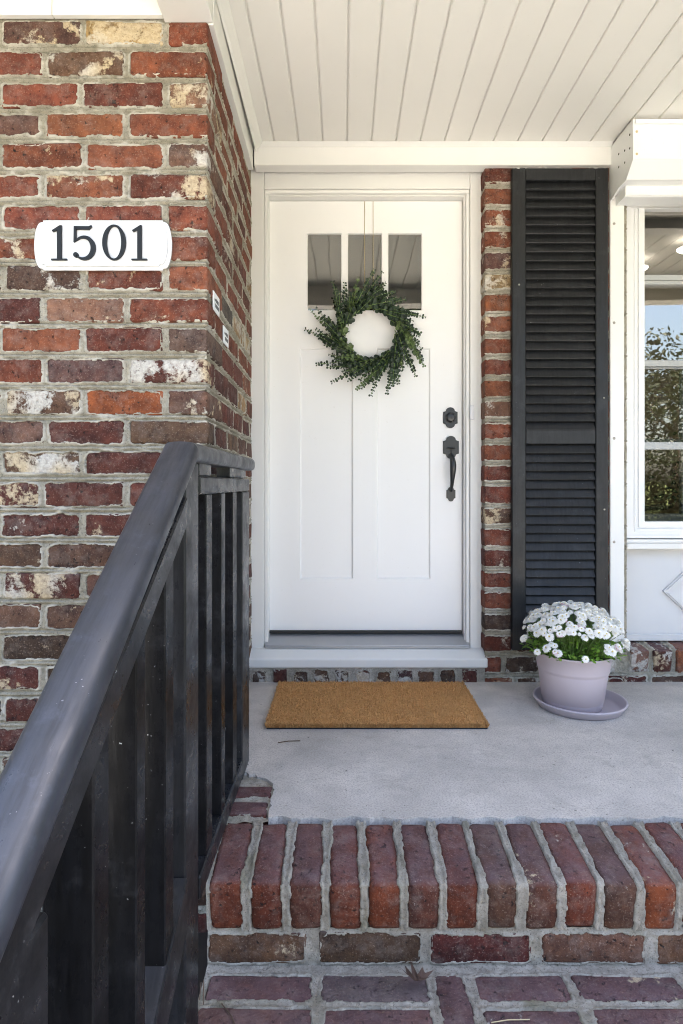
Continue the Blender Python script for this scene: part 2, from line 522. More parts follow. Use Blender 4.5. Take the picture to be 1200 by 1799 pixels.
def mortar_sheet(name, parent, us, vs, rects, mapf, mat, joint=-0.004, smear=0.0014, rag=0.0062, beds=None, seed=0, deep=-0.018, rnd_c=True):
    """one sheet of mortar in relief: recessed joints with a tooled bead, smeared unevenly over the brick edges; open under each brick"""
    U, V = np.meshgrid(us, vs)
    d = np.full(U.shape, 0.05)
    for (a, b, c, e) in rects:
        i0, i1 = np.searchsorted(us, [a - 0.05, b + 0.05]); j0, j1 = np.searchsorted(vs, [c - 0.05, e + 0.05])
        if i1 <= i0 or j1 <= j0: continue
        u = U[j0:j1, i0:i1]; v = V[j0:j1, i0:i1]
        rc_ = min(0.013, (e - c) * 0.3, (b - a) * 0.3) if rnd_c else 0.002
        qx = np.abs(u - (a + b) / 2) - (b - a) / 2 + rc_; qy = np.abs(v - (c + e) / 2) - (e - c) / 2 + rc_
        dd = np.hypot(np.maximum(qx, 0), np.maximum(qy, 0)) + np.minimum(np.maximum(qx, qy), 0) - rc_
        d[j0:j1, i0:i1] = np.minimum(d[j0:j1, i0:i1], dd)
    n = 0.55 * vn(U, V, 0.034, seed + 1) + 0.45 * vn(U, V, 0.013, seed + 2) + 0.35 * vn(U, V, 0.0055, seed + 3)
    de = d + rag * n + 0.0035 * np.clip(vn(U, V, 0.11, seed + 4), 0, 1)
    de = de + 0.0026 * vn(U, V, 0.075, seed + 9)
    t = sst((de + 0.0065) / 0.0035)
    lime = np.clip(1.15 - np.abs(de + 0.001) / 0.0062, 0, 1) * np.clip(0.62 + 1.1 * vn(U, V, 0.06, seed + 11) + 0.5 * vn(U, V, 0.012, seed + 12), 0, 1)
    h = deep + (smear + 0.0012 * vn(U, V, 0.01, seed + 5) - deep) * t
    t2 = sst((de + 0.001) / 0.006)
    h = h + (joint - smear + 0.0012 * vn(U, V, 0.02, seed + 6)) * t2
    if beds is not None:
        wob = 0.0022 * vn(U, V * 0 + 0.3, 0.16, seed + 7) + 0.0008 * vn(U, V * 0 + 0.7, 0.03, seed + 8)
        for zc in beds:
            j0, j1 = np.searchsorted(vs, [zc - 0.02, zc + 0.02])
            if j1 <= j0: continue
            c = V[j0:j1] - zc - wob[j0:j1]
            m = sst((de[j0:j1] + 0.002) / 0.004)
            h[j0:j1] += m * (0.0060 * np.exp(-(c / 0.0036) ** 2) - 0.0075 * np.exp(-((np.abs(c) - 0.0066) / 0.0017) ** 2))
    X, Y, Z = mapf(U, V, h)
    nu, nv = len(us), len(vs)
    co = np.stack([X, Y, Z], -1).reshape(-1, 3)
    idx = np.arange(nu * nv).reshape(nv, nu)
    q = np.stack([idx[:-1, :-1], idx[:-1, 1:], idx[1:, 1:], idx[1:, :-1]], -1).reshape(-1, 4)
    tm = np.maximum(np.maximum(t[:-1, :-1], t[:-1, 1:]), np.maximum(t[1:, 1:], t[1:, :-1])).reshape(-1)
    q = q[tm > 0.0]
    used = np.unique(q)
    lime = lime.reshape(-1)[used]
    re = np.full(nu * nv, -1); re[used] = np.arange(len(used))
    co = co[used]; q = re[q]
    base = np.array(wloc(parent)) if parent is not None else np.zeros(3)
    me = bpy.data.meshes.new('mortar')
    me.vertices.add(len(co)); me.vertices.foreach_set('co', (co - base).astype(np.float32).ravel())
    me.loops.add(q.size); me.loops.foreach_set('vertex_index', q.astype(np.int32).ravel())
    me.polygons.add(len(q)); me.polygons.foreach_set('loop_start', np.arange(0, q.size, 4, dtype=np.int32))
    me.polygons.foreach_set('use_smooth', np.ones(len(q), bool))
    me.update(calc_edges=True)
    at = me.attributes.new('lime', 'FLOAT', 'POINT'); at.data.foreach_set('value', lime.astype(np.float32))
    o = put(name, me, mat)
    if parent is not None:
        o.parent = parent
        o.location = (0, 0, 0)
    return o

# ---------------------------------------------------------------- bricks: a few worn shapes per size, shared
_bcache = {}
def brick_me(dx, dy, dz, var, bev=0.006):
    key = (round(dx, 3), round(dy, 3), round(dz, 3), var, bev)
    if key in _bcache: return _bcache[key]
    r = random.Random(hash(key) & 0xffff)
    bm = bmesh.new()
    bm_box(bm, -dx / 2, dx / 2, -dy / 2, dy / 2, -dz / 2, dz / 2)
    for v in bm.verts:
        v.co += Vector((r.uniform(-1, 1), r.uniform(-0.6, 0.6), r.uniform(-1, 1))) * 0.0022
    bmesh.ops.bevel(bm, geom=bm.edges[:], offset=bev, segments=2, affect='EDGES', profile=0.5)
    for v in bm.verts:
        v.co += Vector((r.uniform(-1, 1), r.uniform(-1, 1), r.uniform(-1, 1))) * 0.0009
    me = me_bm(bm, True)
    me.materials.append(M['brick'])
    _bcache[key] = me
    return me

def brick(parent, x0, x1, y0, y1, z0, z1, col, res=0.2, rot=None, bev=0.006):
    dx, dy, dz = [round(a * 500) / 500 for a in (x1 - x0, y1 - y0, z1 - z0)]
    o = put('brick', brick_me(dx, dy, dz, random.randrange(4), bev), None, parent, ((x0 + x1) / 2, (y0 + y1) / 2, (z0 + z1) / 2),
            rot if rot is not None else (random.uniform(-.012, .012), random.uniform(-.012, .012), random.uniform(-.012, .012)))
    lum = 0.3 * col[0] + 0.59 * col[1] + 0.11 * col[2]
    ds = 0.06 if parent.name.startswith('brick_steps') else 0.22
    col = [q * (1 - ds) + lum * ds for q in col]
    j = random.uniform(0.9, 1.25)
    col = [col[0] * 1.03, col[1] * 1.04, col[2] * 0.80]
    j *= 0.98 if parent.name.startswith('brick_steps') else 1.0
    o.color = (col[0] * j * 0.58, col[1] * j * 0.58 * random.uniform(0.95, 1.06), col[2] * j * 0.62 * random.uniform(0.93, 1.08), res)
    return o

BC = {'red': lin(152, 76, 56), 'deep': lin(130, 62, 52), 'maroon': lin(112, 56, 54), 'brown': lin(124, 90, 76), 'orange': lin(186, 92, 46),
      'rust': lin(164, 90, 60), 'purple': lin(122, 84, 82), 'grey': lin(126, 100, 94), 'dark': lin(96, 72, 64), 'cream': lin(196, 160, 112),
      'pink': lin(160, 112, 98), 'plum': lin(116, 80, 86), 'mauve': lin(134, 98, 102), 'slate': lin(112, 104, 110),
      'stepred': lin(128, 68, 50), 'steprd2': lin(142, 74, 48), 'steppl': lin(118, 72, 64), 'stepgr': lin(112, 80, 72)}
def pickb(names): return BC[random.choice(names)]

# ---------------------------------------------------------------- constants of the place
YF = 1.78            # front face of the left brick pier
YB = 2.70            # face of the brick back wall
XC = -0.395          # corner of the pier
PITCH = 0.0891
ROW0 = 2.177
CEIL = 2.348
def xside(y): return XC - 0.019 * (y - YF)

# ================================================================ ground and yard
gnd = tag(put('lawn', me_from([(-300, -300, -0.434), (300, -300, -0.434), (300, 300, -0.434), (-300, 300, -0.434)], [(0, 1, 2, 3)]), M['lawn']),
          'mown green front lawn round the house', 'lawn', kind='structure')
tag(put('forecourt', me_from([(-4.5, -9, -0.430), (6.5, -9, -0.430), (6.5, -0.4, -0.430), (-4.5, -0.4, -0.430)], [(0, 1, 2, 3)]), M['pale_concrete']),  # added out of view as a sunlit surface bouncing light into the porch
    'pale concrete forecourt in front of the brick steps', 'forecourt', kind='structure')
tag(put('walkway', me_from([(-0.3, -0.5, -0.429), (2.0, -0.5, -0.429), (2.0, 1.3, -0.429), (-0.3, 1.3, -0.429)], [(0, 1, 2, 3)]), M['concrete']),
    'concrete path at the foot of the brick steps', 'path', kind='structure')
tag(put('planting_bed', me_from([(-6, 0.2, -0.428), (-0.305, 0.2, -0.428), (-0.305, 1.8, -0.428), (-6, 1.8, -0.428)], [(0, 1, 2, 3)]), M['mulch']),
    'dark mulch bed behind the railing below the brick pier', 'bed', kind='structure')
tag(put('driveway', me_from([(-14, -15, -0.428), (14, -15, -0.428), (14, -9, -0.428), (-14, -9, -0.428)], [(0, 1, 2, 3)]), M['pale_concrete']),  # also added out of view, more pale sunlit ground for bounce
    'pale concrete driveway crossing in front of the lawn', 'driveway', kind='structure')

# ================================================================ left brick pier
pier = thing('brick_wall', (XC - 0.5, YF, -0.43), 'weathered red brick pier on the left carrying the house number, with its side facing the door', 'brick wall')
front_table = {
 0: [('red', .0), ('cream', .9), ('purple', .5), ('red', .3)], 1: [('red', .45), ('brown', .6), ('red', .2), ('deep', .3)],
 2: [('pink', .75), ('deep', .15), ('red', .2), ('red', .3)], 3: [('red', .12), ('rust', .08), ('purple', .15), ('red', .3)],
 4: [('purple', .5), ('rust', .1), ('red', .15), ('red', .3)], 5: [('deep', .6), ('rust', .6), ('red', .12), ('red', .2)],
 6: [('red', .4), ('red', .1), ('red', .15), ('deep', .3)], 7: [('red', .12), ('red', .2), ('red', .65), ('deep', .3)],
 8: [('rust', .1), ('deep', .4), ('dark', .55), ('deep', .3)], 9: [('red', .4), ('pink', .35), ('maroon', .3), ('deep', .3)],
 10: [('grey', .2), ('deep', .1), ('rust', .1), ('deep', .3)], 11: [('maroon', .75), ('purple', .1), ('red', .12), ('deep', .3)],
 12: [('purple', .3), ('orange', .1), ('brown', .75), ('deep', .3)], 13: [('brown', .05), ('maroon', .1), ('purple', .3), ('deep', .3)],
 14: [('maroon', .2), ('maroon', .1), ('brown', .85), ('deep', .3)], 15: [('maroon', .1), ('maroon', .15), ('maroon', .8), ('deep', .3)],
 16: [('maroon', .2), ('maroon', .12), ('maroon', .3), ('deep', .3)], 17: [('dark', .2), ('brown', .12), ('brown', .2), ('deep', .3)],
 18: [('maroon', .2), ('purple', .2), ('maroon', .65), ('deep', .3)]}
rects_f, rects_s, beds = [], [], []
NR = 30
LB, LH = 0.224, 0.112         # stretcher and half lengths (brick), pitch .2393
for k in range(NR):
    zc = ROW0 - PITCH * k + random.uniform(-.002, .002)
    hz = random.uniform(0.0335, 0.0365)
    beds.append(ROW0 - PITCH * (k + 0.5))
    half = (k % 2 == 0)
    # corner brick
    tab = front_table.get(k, [(random.choice(['dark', 'brown', 'maroon']), .25) for _ in range(4)])
    fx = LH if half else LB
    sy = LB if half else 0.106
    ex = 0.004
    brick(pier, XC - fx, XC + ex - 0.001, YF - 0.003, YF + sy, zc - hz, zc + hz, BC[tab[0][0]], tab[0][1], rot=(0, 0, random.uniform(-.006, .006)), bev=0.009)
    rects_f.append((XC - fx, XC + 0.02, zc - hz, zc + hz))
    rects_s.append((YF - 0.02, YF + sy, zc - hz, zc + hz))
    x = XC - fx - 0.0165
    i = 1
    while x > -1.36:
        L = LB + random.uniform(-.007, .005)
        y0 = YF + random.uniform(-.002, .003)
        nm, rs = tab[i] if i < len(tab) else (random.choice(['red', 'deep', 'rust', 'maroon', 'brown']), .25)
        brick(pier, x - L, x, y0, y0 + 0.1, zc - hz, zc + hz, BC[nm], rs)
        rects_f.append((x - L, x, zc - hz, zc + hz))
        x -= L + 0.0155
        i += 1
    y = YF + sy + 0.0165
    while y < 2.86:
        L = LB + random.uniform(-.01, .006)
        y1 = min(y + L, 2.9)
        xs = xside((y + y1) / 2) + random.uniform(-.003, .002)
        up = k < 12
        nm, rs = random.choice([('red', .2), ('deep', .15), ('red', .1), ('red', .3), ('rust', .2), ('deep', .4), ('maroon', .2)] if up else
                               [('maroon', .2), ('deep', .3), ('purple', .3), ('brown', .3), ('maroon', .6)])
        if (k in (8, 11) and 2.25 < y < 2.5) or (k == 5 and y > 2.5): nm, rs = 'cream', .7
        if k == 8 and 2.0 < y < 2.2: nm, rs = 'slate', .0
        brick(pier, xs - 0.1, xs, y, y1, zc - hz, zc + hz, BC[nm], rs)
        rects_s.append((y, y1, zc - hz, zc + hz))
        y = y1 + 0.0155
ZT, ZB0 = 2.30, -0.43
vs = np.arange(ZB0, ZT, 0.0024)
def map_front(U, V, h):
    wgt = sst((U - (XC - 0.014)) / 0.014)
    return U + wgt * h, YF - h, V
def map_side(U, V, h):
    wgt = sst(((YF + 0.014) - U) / 0.014)
    return xside(U) + h, U - wgt * h, V
us = np.arange(XC, -1.33, -0.0042)[::-1]
mortar_sheet('mortar', pier, us, vs, rects_f, map_front, M['mortar'], beds=beds, seed=3)
us = np.arange(YF, 2.86, 0.0052)
mortar_sheet('mortar', pier, us, vs, rects_s, map_side, M['mortar'], beds=beds, seed=23)
# solid wall core behind the face, carried on past the photograph
put('wall_core', box_me(-8.0 + 0.9, XC - 0.022 + 0.895, 0.022, 1.15, 0.0, 2.75, 0), M['mortar'], pier, (XC - 0.5, YF, -0.43))

# ---- house number plaque
plq = thing('house_number_plaque', (-0.692, YF - 0.004, 1.495), 'white plaque reading 1501 in raised charcoal digits on the brick pier', 'house number')
SX = 1.0 / 610.0
def pq(px, py): return ((px - 183.0) * SX, -(py - 431.0) * SX)      # plaque drawing units
def plaque_outline(inset=0.0):
    pts = []
    arc = lambda side: [(side * (105 + 16 * math.cos(a) ** 0.8 if abs(math.cos(a)) > 1e-6 else side * 105), 36 * math.sin(a) / 1.0) for a in np.linspace(-PI / 2, PI / 2, 15)]
    R = [(109 + 12 * math.cos(a), 40.5 * math.sin(a)) for a in np.linspace(-PI / 2, PI / 2, 17)]
    out = [(105, -44), (105, -41)] + R + [(105, 41), (105, 44), (-105, 44), (-105, 41)] + [(-x, -y) for (x, y) in R] + [(-105, -41), (-105, -44)]
    return [(x * (1 - inset / 121) * SX, y * (1 - inset / 44) * SX) for x, y in out]
PY = YF - 0.004
bm = bmesh.new()
bm_prism(bm, plaque_outline(0), 'y', -0.006, 0.0)
bm_prism(bm, plaque_outline(6.5), 'y', -0.0115, -0.0058)
bmesh.ops.recalc_face_normals(bm, faces=bm.faces)
bmesh.ops.bevel(bm, geom=[e for e in bm.edges if all(v.co.y < -0.011 or abs(v.co.y + 0.006) < 1e-6 for v in e.verts) and abs(e.verts[0].co.y - e.verts[1].co.y) < 1e-6], offset=0.0008, segments=1, affect='EDGES')
put('plate', me_bm(bm), M['plaque'], plq, (-0.692, PY, 1.557))
def dig(polys, loc):
    bm = bmesh.new()
    for p in polys:
        bm_prism(bm, p, 'y', -0.0185, -0.011)
    bmesh.ops.recalc_face_normals(bm, faces=bm.faces)
    return put('digit', me_bm(bm), M['digit'], plq, loc)
def ribbon(center, widths):
    """variable-width stroke -> list of quads (each a polygon)"""
    L, R = [], []
    for i, (x, y) in enumerate(center):
        a = center[max(0, i - 1)]; b = center[min(len(center) - 1, i + 1)]
        tx, ty = b[0] - a[0], b[1] - a[1]
        q = math.hypot(tx, ty)
        nx, ny = -ty / q, tx / q
        L.append((x + nx * widths[i] / 2, y + ny * widths[i] / 2)); R.append((x - nx * widths[i] / 2, y - ny * widths[i] / 2))
    return L, R
def ribbon_poly(center, widths):
    L, R = ribbon(center, widths)
    return [L + R[::-1]]
def scl(ps): return [[(x * SX, y * SX) for x, y in p] for p in ps]
one = [[(-3.2, -28.4), (4.2, -28.4), (4.2, 30), (1.5, 30), (-12.5, 21), (-11, 18.6), (-3.2, 21.5)], [(-13.5, -30.8), (13.5, -30.8), (13.5, -28.5), (-13.5, -28.5)]]
DZ = 1.557 + 0.004
dig(scl(one), (-0.692 + (109 - 183) * SX, PY, DZ))
dig(scl(one), (-0.692 + (249 - 183) * SX, PY, DZ))
a5 = [(-0.5 + 17.0 * math.cos(t), -9.5 + 19.0 * math.sin(t)) for t in np.linspace(2.35, -2.35, 30)]
w5 = [2.2 + 6.0 * math.sin(PI * min(1, i / 29)) ** 1.3 for i in range(30)]
five = ribbon_poly(a5, w5)
five += [[(-13.8 + 4.3 * math.cos(q), -21.5 + 4.5 * math.sin(q)) for q in np.linspace(0, 2 * PI, 15)[:-1]]]
five += [[(-17.5, 0.5), (-13.5, 2.5), (-13, 25), (-17.0, 28.4)]]
five += [[(-13.4, 23.0), (9, 22.4), (14, 27), (13.5, 30), (9, 28), (-17, 28.4)]]
dig(scl(five), (-0.692 + (152 - 183) * SX, PY, DZ))
bm = bmesh.new()
N0 = 36
rings = []
for yy in (-0.0185, -0.011):
    for (rx, ry) in ((20.5, 31), (12.8, 28.4)):
        rings.append([bm.verts.new((rx * SX * math.cos(2 * PI * k / N0), yy, ry * SX * math.sin(2 * PI * k / N0))) for k in range(N0)])
for k in range(N0):
    j = (k + 1) % N0
    for a, b in ((0, 1), (2, 3), (0, 2), (1, 3)):
        bm.faces.new((rings[a][k], rings[a][j], rings[b][j], rings[b][k]))
put('digit', me_bm(bm), M['digit'], plq, (-0.692 + (205 - 183) * SX, PY, DZ))

# ---- small stickers on the side of the pier
def sticker(y0, y1, z0, z1, label):
    x = xside((y0 + y1) / 2) + 0.004
    t = thing('sticker', (x, (y0 + y1) / 2, z0), label, 'sticker')
    box('plate', x, x + 0.004, y0, y1, z0, z1, M['sticker'], t, 0.0008)
    hz = z1 - z0
    for (a, b, c, d) in ((.15, .35, .55, .66), (.40, .8, .52, .72), (.25, .85, .22, .42)):
        box('printed_mark', x + 0.0038, x + 0.0046, y0 + (y1 - y0) * a, y0 + (y1 - y0) * b, z0 + hz * c, z0 + hz * d, M['ink'], t, 0)
sticker(1.848, 1.935, 1.395, 1.452, 'small white sticker on the side of the brick pier, upper of the two')
sticker(2.02, 2.105, 1.335, 1.392, 'small white sticker on the side of the brick pier, lower and nearer the door')

# ================================================================ back wall beside the door
wall = thing('brick_wall', (0.9, YB, 0.0), 'strip of old red brick back wall between the door frame and the black shutter', 'brick wall')
XL = 0.622
BP, BR0 = 0.0935, 2.225
rects_b, beds_b = [], []
stripcols = ['deep', 'rust', 'red', 'red', 'purple', 'cream', 'rust', 'rust', 'red', 'red', 'rust', 'pink', 'red', 'rust', 'deep', 'deep', 'brown', 'deep', 'deep', 'red', 'red', 'dark', 'deep', 'red', 'rust']
stripres = [.3, .2, .65, .3, .4, .9, .1, .55, .35, .2, .15, .4, .2, .1, .2, .15, .5, .2, .3, .2, .3, .1, .4, .1, .5]
def wall_rows(x_start, x_end, cols=None, ress=None, left_end=True):
    for k in range(26):
        zc = BR0 - BP * k + random.uniform(-.002, .002)
        hz = random.uniform(0.034, 0.0375)
        if zc + hz < 0.0: continue
        x = x_start
        first = True
        while x < x_end:
            L = (0.125 if (first and k % 2 == 0) else LB) + random.uniform(-.006, .004)
            if k == 23: L = 0.075 if first else random.choice([0.15, 0.17])
            x1 = min(x + L, x_end)
            if x1 - x < 0.03: break
            y0 = YB + random.uniform(-.003, .003)
            nm = cols[k] if cols and first else random.choice(['red', 'deep', 'rust'])
            rs = ress[k] if ress and first else random.choice([.2, .3])
            if k >= 23 and not first: nm, rs = random.choice([('purple', .85), ('dark', .8), ('dark', .6)])
            brick(wall, x, x1, y0, y0 + 0.1, zc - hz, zc + hz, BC[nm], rs)
            rects_b.append((x if not first else x - .02, x1, zc - hz, zc + hz))
            x = x1 + 0.0165
            first = False
for k in range(26): beds_b.append(BR0 - BP * (k + 0.5))
wall_rows(XL, 1.235, stripcols, stripres)
vsb = np.arange(-0.02, 2.30, 0.0024)
def map_back(U, V, h):
    wgt = sst(((XL + 0.014) - U) / 0.014)
    return U - wgt * h, YB - h, V
mortar_sheet('mortar', wall, np.arange(XL, 1.25, 0.005), vsb, rects_b, map_back, M['mortar'], beds=beds_b, seed=41)
box('wall_core', XL + 0.006, 1.25, YB + 0.019, 2.95, -0.06, 2.34, M['mortar'], wall, 0)

# soldier of rowlock bricks under the door sill
sill = thing('brick_sill', (0.1, YB, 0.0), 'row of dark brick ends under the white door sill, behind the doormat', 'brick sill')
rects_d = []
x = -0.40
while x < 0.61:
    wd = random.uniform(0.058, 0.070)
    z1 = random.uniform(0.048, 0.06)
    y0 = YB - 0.004 + random.uniform(-.003, .004)
    brick(sill, x, x + wd, y0, y0 + 0.12, -0.03, z1, pickb(['dark', 'maroon', 'plum', 'dark', 'brown']), random.choice([.3, .45, .6]))
    rects_d.append((x, x + wd, -0.05, z1))
    x += wd + random.uniform(0.024, 0.030)
mortar_sheet('mortar', sill, np.arange(-0.425, XL + 0.004, 0.004), np.arange(-0.01, 0.075, 0.003), rects_d, lambda U, V, h: (U, YB - 0.004 - h, V), M['mortar_step'], rag=0.007, seed=51)
box('wall_core', -0.43, XL + 0.004, YB + 0.016, 2.80, -0.05, 0.06, M['mortar_step'], sill, 0)

# rowlock brick sill under the window panel
sill2 = thing('brick_sill', (1.65, YB, 0.0), 'sloping brick sill under the white window panel at the right', 'brick sill')
rects_w, rects_w2 = [], []
x = 1.262
cyc = [('pink', .75), ('maroon', .55), ('rust', .1), ('deep', .3), ('brown', .4), ('maroon', .3), ('red', .2), ('dark', .5), ('rust', .2)]
i = 0
while x < 2.1:
    wd = random.uniform(0.077, 0.085)
    nm, rs = cyc[i % len(cyc)]
    brick(sill2, x, x + wd, YB - 0.002, YB + 0.13, 0.040, 0.148, BC[nm], rs, rot=(rad(9), 0, random.uniform(-.02, .02)))
    rects_w.append((x, x + wd, -0.3, 0.3))
    x += wd + 0.024
    i += 1
def map_sill2(U, V, h):         # V runs along the section: 0..0.105 up the front, then back along the sloping top
    f = np.clip(V, 0, 0.105); b = np.clip(V - 0.105, 0, 1)
    a = rad(9)
    y = YB + 0.006 - f * math.sin(a) * -0.12 + b * math.cos(a); z = 0.038 + f + b * math.sin(a)
    tt = sst((V - 0.095) / 0.02)
    return U, y - h * (1 - tt), z + h * tt
mortar_sheet('mortar', sill2, np.arange(1.236, 2.1, 0.004), np.arange(0, 0.235, 0.004), rects_w, map_sill2, M['mortar'], joint=-0.006, rag=0.006, seed=61)
x = 1.17
while x < 2.1:
    wd = random.uniform(0.13, 0.2)
    brick(sill2, x, x + wd, YB, YB + 0.09, -0.03, 0.026, pickb(['dark', 'maroon', 'brown']), .45)
    rects_w2.append((x, x + wd, -0.05, 0.026))
    x += wd + 0.02
mortar_sheet('mortar', sill2, np.arange(1.24, 2.1, 0.004), np.arange(-0.01, 0.046, 0.003), rects_w2, lambda U, V, h: (U, YB - h, V), M['mortar'], rag=0.006, seed=71)
box('wall_core', 1.252, 2.1, YB + 0.024, 2.92, -0.06, 0.128, M['mortar'], sill2, 0)

# plain brick wall carried on to the right of the window, outside the photograph
wall2 = thing('brick_wall', (2.6, YB, 0.0), 'plain brick wall running on to the right of the window', 'brick wall')
box('wall_core', 2.16, 8.0, YB, 2.95, -0.43, 2.34, M['mortar'], wall2, 0)

# ================================================================ porch slab, steps
slab_pts = []
def ragged(p, q, n, amp):
    out = []
    for i in range(n):
        t = i / n
        out.append((p[0] + (q[0] - p[0]) * t + random.uniform(-amp, amp), p[1] + (q[1] - p[1]) * t + random.uniform(-amp, amp)))
    return out
ST = 1.602
def wav(x): return 0.005 * math.sin(x * 69.1 + 0.6) + 0.003 * math.sin(x * 31)
front = [(x, ST + wav(x) + random.uniform(-.0025, .0025)) for x in np.arange(-0.195, 3.2, 0.012)]
pts = front + [(3.2, ST), (3.2, YB + 0.012), (-0.44, YB + 0.012), (-0.44, 1.86)] + ragged((-0.30, 1.86), (-0.215, 1.80), 7, 0.006) + ragged((-0.2, 1.785), (-0.195, ST + 0.01), 14, 0.004)
bm = bmesh.new()
bm_prism(bm, pts, 'z', -0.05, 0.0)
bmesh.ops.triangulate(bm, faces=[f for f in bm.faces if len(f.verts) > 4])
tag(put('porch_floor', me_bm(bm), M['concrete']), 'grey concrete porch floor with worn edges', 'porch floor', kind='structure')

steps = thing('brick_steps', (0.6, 1.4, -0.43), 'dark red brick entrance steps with rounded brick nosing below the porch floor', 'steps')
box('step_core', -0.305, 2.4, 1.418, YB - 0.02, -0.43, -0.052, M['mortar_step'], steps, 0)
box('step_core', -0.305, 2.4, 1.00, 1.43, -0.43, -0.262, M['mortar_step'], steps, 0)
# rowlock nosing course
A_N = rad(7.5)
def rowlock(ytop_back, zb, ynose, hh, x_from, x_to, colsel, seed, sx=None):
    rects = []
    Ln = (ytop_back - ynose) / math.cos(A_N)
    x = x_from
    n = 0
    while x < x_to:
        wd = random.uniform(0.0755, 0.0810)
        yc = (ytop_back + ynose) / 2
        dzv = random.uniform(-.0045, .0035)
        nm, rs = colsel[n % len(colsel)]
        cy_off = math.sin(A_N) * hh / 2
        o = brick(steps, x, x + wd, ynose, ynose + Ln, -hh / 2, hh / 2, BC[nm], rs,
                  rot=(A_N + random.uniform(-.01, .01), random.uniform(-.02, .02), random.uniform(-.028, .028)), bev=0.015)
        zmid = zb - math.tan(A_N) * (ytop_back - yc)
        o.location = Vector((x + wd / 2, yc + cy_off, zmid + dzv - hh / 2)) - wloc(steps)
        rects.append((x, x + wd, -1, 1))
        x += wd + random.uniform(0.0105, 0.0145)
        n += 1
    def mp(U, V, h):
        top = np.clip(Ln - V, 0, None)                  # V: 0 at the back of the top, Ln at the nose, then down the face
        dn = np.clip(V - Ln, 0, None)
        tt = sst((V - (Ln - 0.02)) / 0.04)
        rnd = 0.006 * np.exp(-((V - Ln) / 0.012) ** 2)
        y = ynose + top * math.cos(A_N) + dn * math.sin(A_N)
        z = zb - math.tan(A_N) * (ytop_back - ynose) + top * math.sin(A_N) - dn * math.cos(A_N)
        return U, y - h * tt + rnd * 0.7, z + h * (1 - tt) - rnd * 0.7
    mortar_sheet('mortar', steps, np.arange(x_from - 0.004, x_to, 0.0036), np.arange(0.0, Ln + hh + 0.004, 0.0045), rects, mp, M['mortar_step'], rnd_c=False, joint=-0.0045, rag=0.0055, seed=seed, smear=0.0006)
nose_cols = [('stepred', .12), ('stepred', .1), ('steppl', .15), ('stepred', .1), ('steprd2', .1), ('steppl', .2), ('stepred', .15), ('stepgr', .1), ('steppl', .35), ('stepred', .15), ('stepgr', .3), ('steprd2', .4), ('stepred', .15), ('steprd2', .2), ('steppl', .1)]
rowlock(1.590, -0.001, 1.379, 0.116, -0.306, 1.5, nose_cols, 81)
# stretcher course of the riser
rr = []
xs = [(-0.307, -0.084), (-0.056, 0.176), (0.199, 0.429), (0.452, 0.687), (0.712, 0.94), (0.962, 1.19), (1.212, 1.44)]
rc = [('brown', .15), ('dark', .1), ('maroon', .1), ('brown', .2), ('brown', .15), ('maroon', .2), ('dark', .2)]
for (a, b), (nm, rs) in zip(xs, rc):
    brick(steps, a, b, 1.397, 1.49, -0.222, -0.152, BC[nm], rs)
    rr.append((a, b, -0.222, -0.152))
mortar_sheet('mortar', steps, np.arange(-0.309, 1.5, 0.004), np.arange(-0.246, -0.138, 0.003), rr, lambda U, V, h: (U, 1.398 - h, V), M['mortar_step'], rag=0.006, seed=91)
# second tread: bricks laid flat
tr = []
ZT2 = -0.224
flat = [(-0.298, -0.066, 1.300, 1.372, 'plum', .15), (-0.050, 0.186, 1.296, 1.372, 'slate', .12), (0.200, 0.272, 1.165, 1.374, 'plum', .15), (0.286, 0.490, 1.298, 1.372, 'plum', .2), (0.505, 0.742, 1.298, 1.372, 'plum', .25), (0.758, 0.99, 1.298, 1.372, 'maroon', .2), (1.005, 1.24, 1.298, 1.372, 'plum', .2),
        (-0.304, -0.062, 1.205, 1.288, 'mauve', .15), (-0.044, 0.186, 1.205, 1.284, 'plum', .15), (0.288, 0.492, 1.205, 1.284, 'plum', .2), (0.515, 0.752, 1.205, 1.284, 'plum', .25), (0.768, 0.99, 1.205, 1.284, 'maroon', .2), (1.005, 1.24, 1.205, 1.284, 'plum', .2)]
for (a, b, c, e, nm, rs) in flat:
    dz = random.uniform(-.003, .002)
    brick(steps, a, b, c, e, ZT2 - 0.07 + dz, ZT2 + dz, BC[nm], rs, bev=0.008)
    tr.append((a, b, c, e))
mortar_sheet('mortar', steps, np.arange(-0.309, 1.5, 0.004), np.arange(1.195, 1.41, 0.0035), tr, lambda U, V, h: (U, V, ZT2 + h), M['mortar_step'], rag=0.006, seed=95, joint=-0.003)
rowlock(1.188, ZT2 - 0.001, 0.985, 0.11, -0.306, 1.5, [('plum', .2), ('mauve', .15), ('maroon', .1), ('plum', .2)], 99)
rr = []
for a in np.arange(-0.3, 1.4, 0.248):
    brick(steps, a, a + 0.228, 1.003, 1.09, -0.428, -0.345, pickb(['brown', 'maroon', 'dark']), .2)
    rr.append((a, a + 0.228, -0.428, -0.345))
mortar_sheet('mortar', steps, np.arange(-0.309, 1.5, 0.005), np.arange(-0.43, -0.325, 0.004), rr, lambda U, V, h: (U, 1.004 - h, V), M['mortar_step'], rag=0.006, seed=97)
# border bricks at the left of the porch floor
tb = []
for (c, e, nm) in ((1.615, 1.690, 'maroon'), (1.708, 1.772, 'maroon')):
    brick(steps, -0.335, -0.203, c, e, -0.07, 0.0, BC[nm], .12, bev=0.007)
    tb.append((-0.335, -0.203, c, e))
mortar_sheet('mortar', steps, np.arange(-0.34, -0.19, 0.0035), np.arange(1.592, 1.90, 0.0035), tb, lambda U, V, h: (U, V, -0.003 + h + 0.004 * vn(U, V, 0.03, 5)), M['mortar_step'], rag=0.006, seed=77)

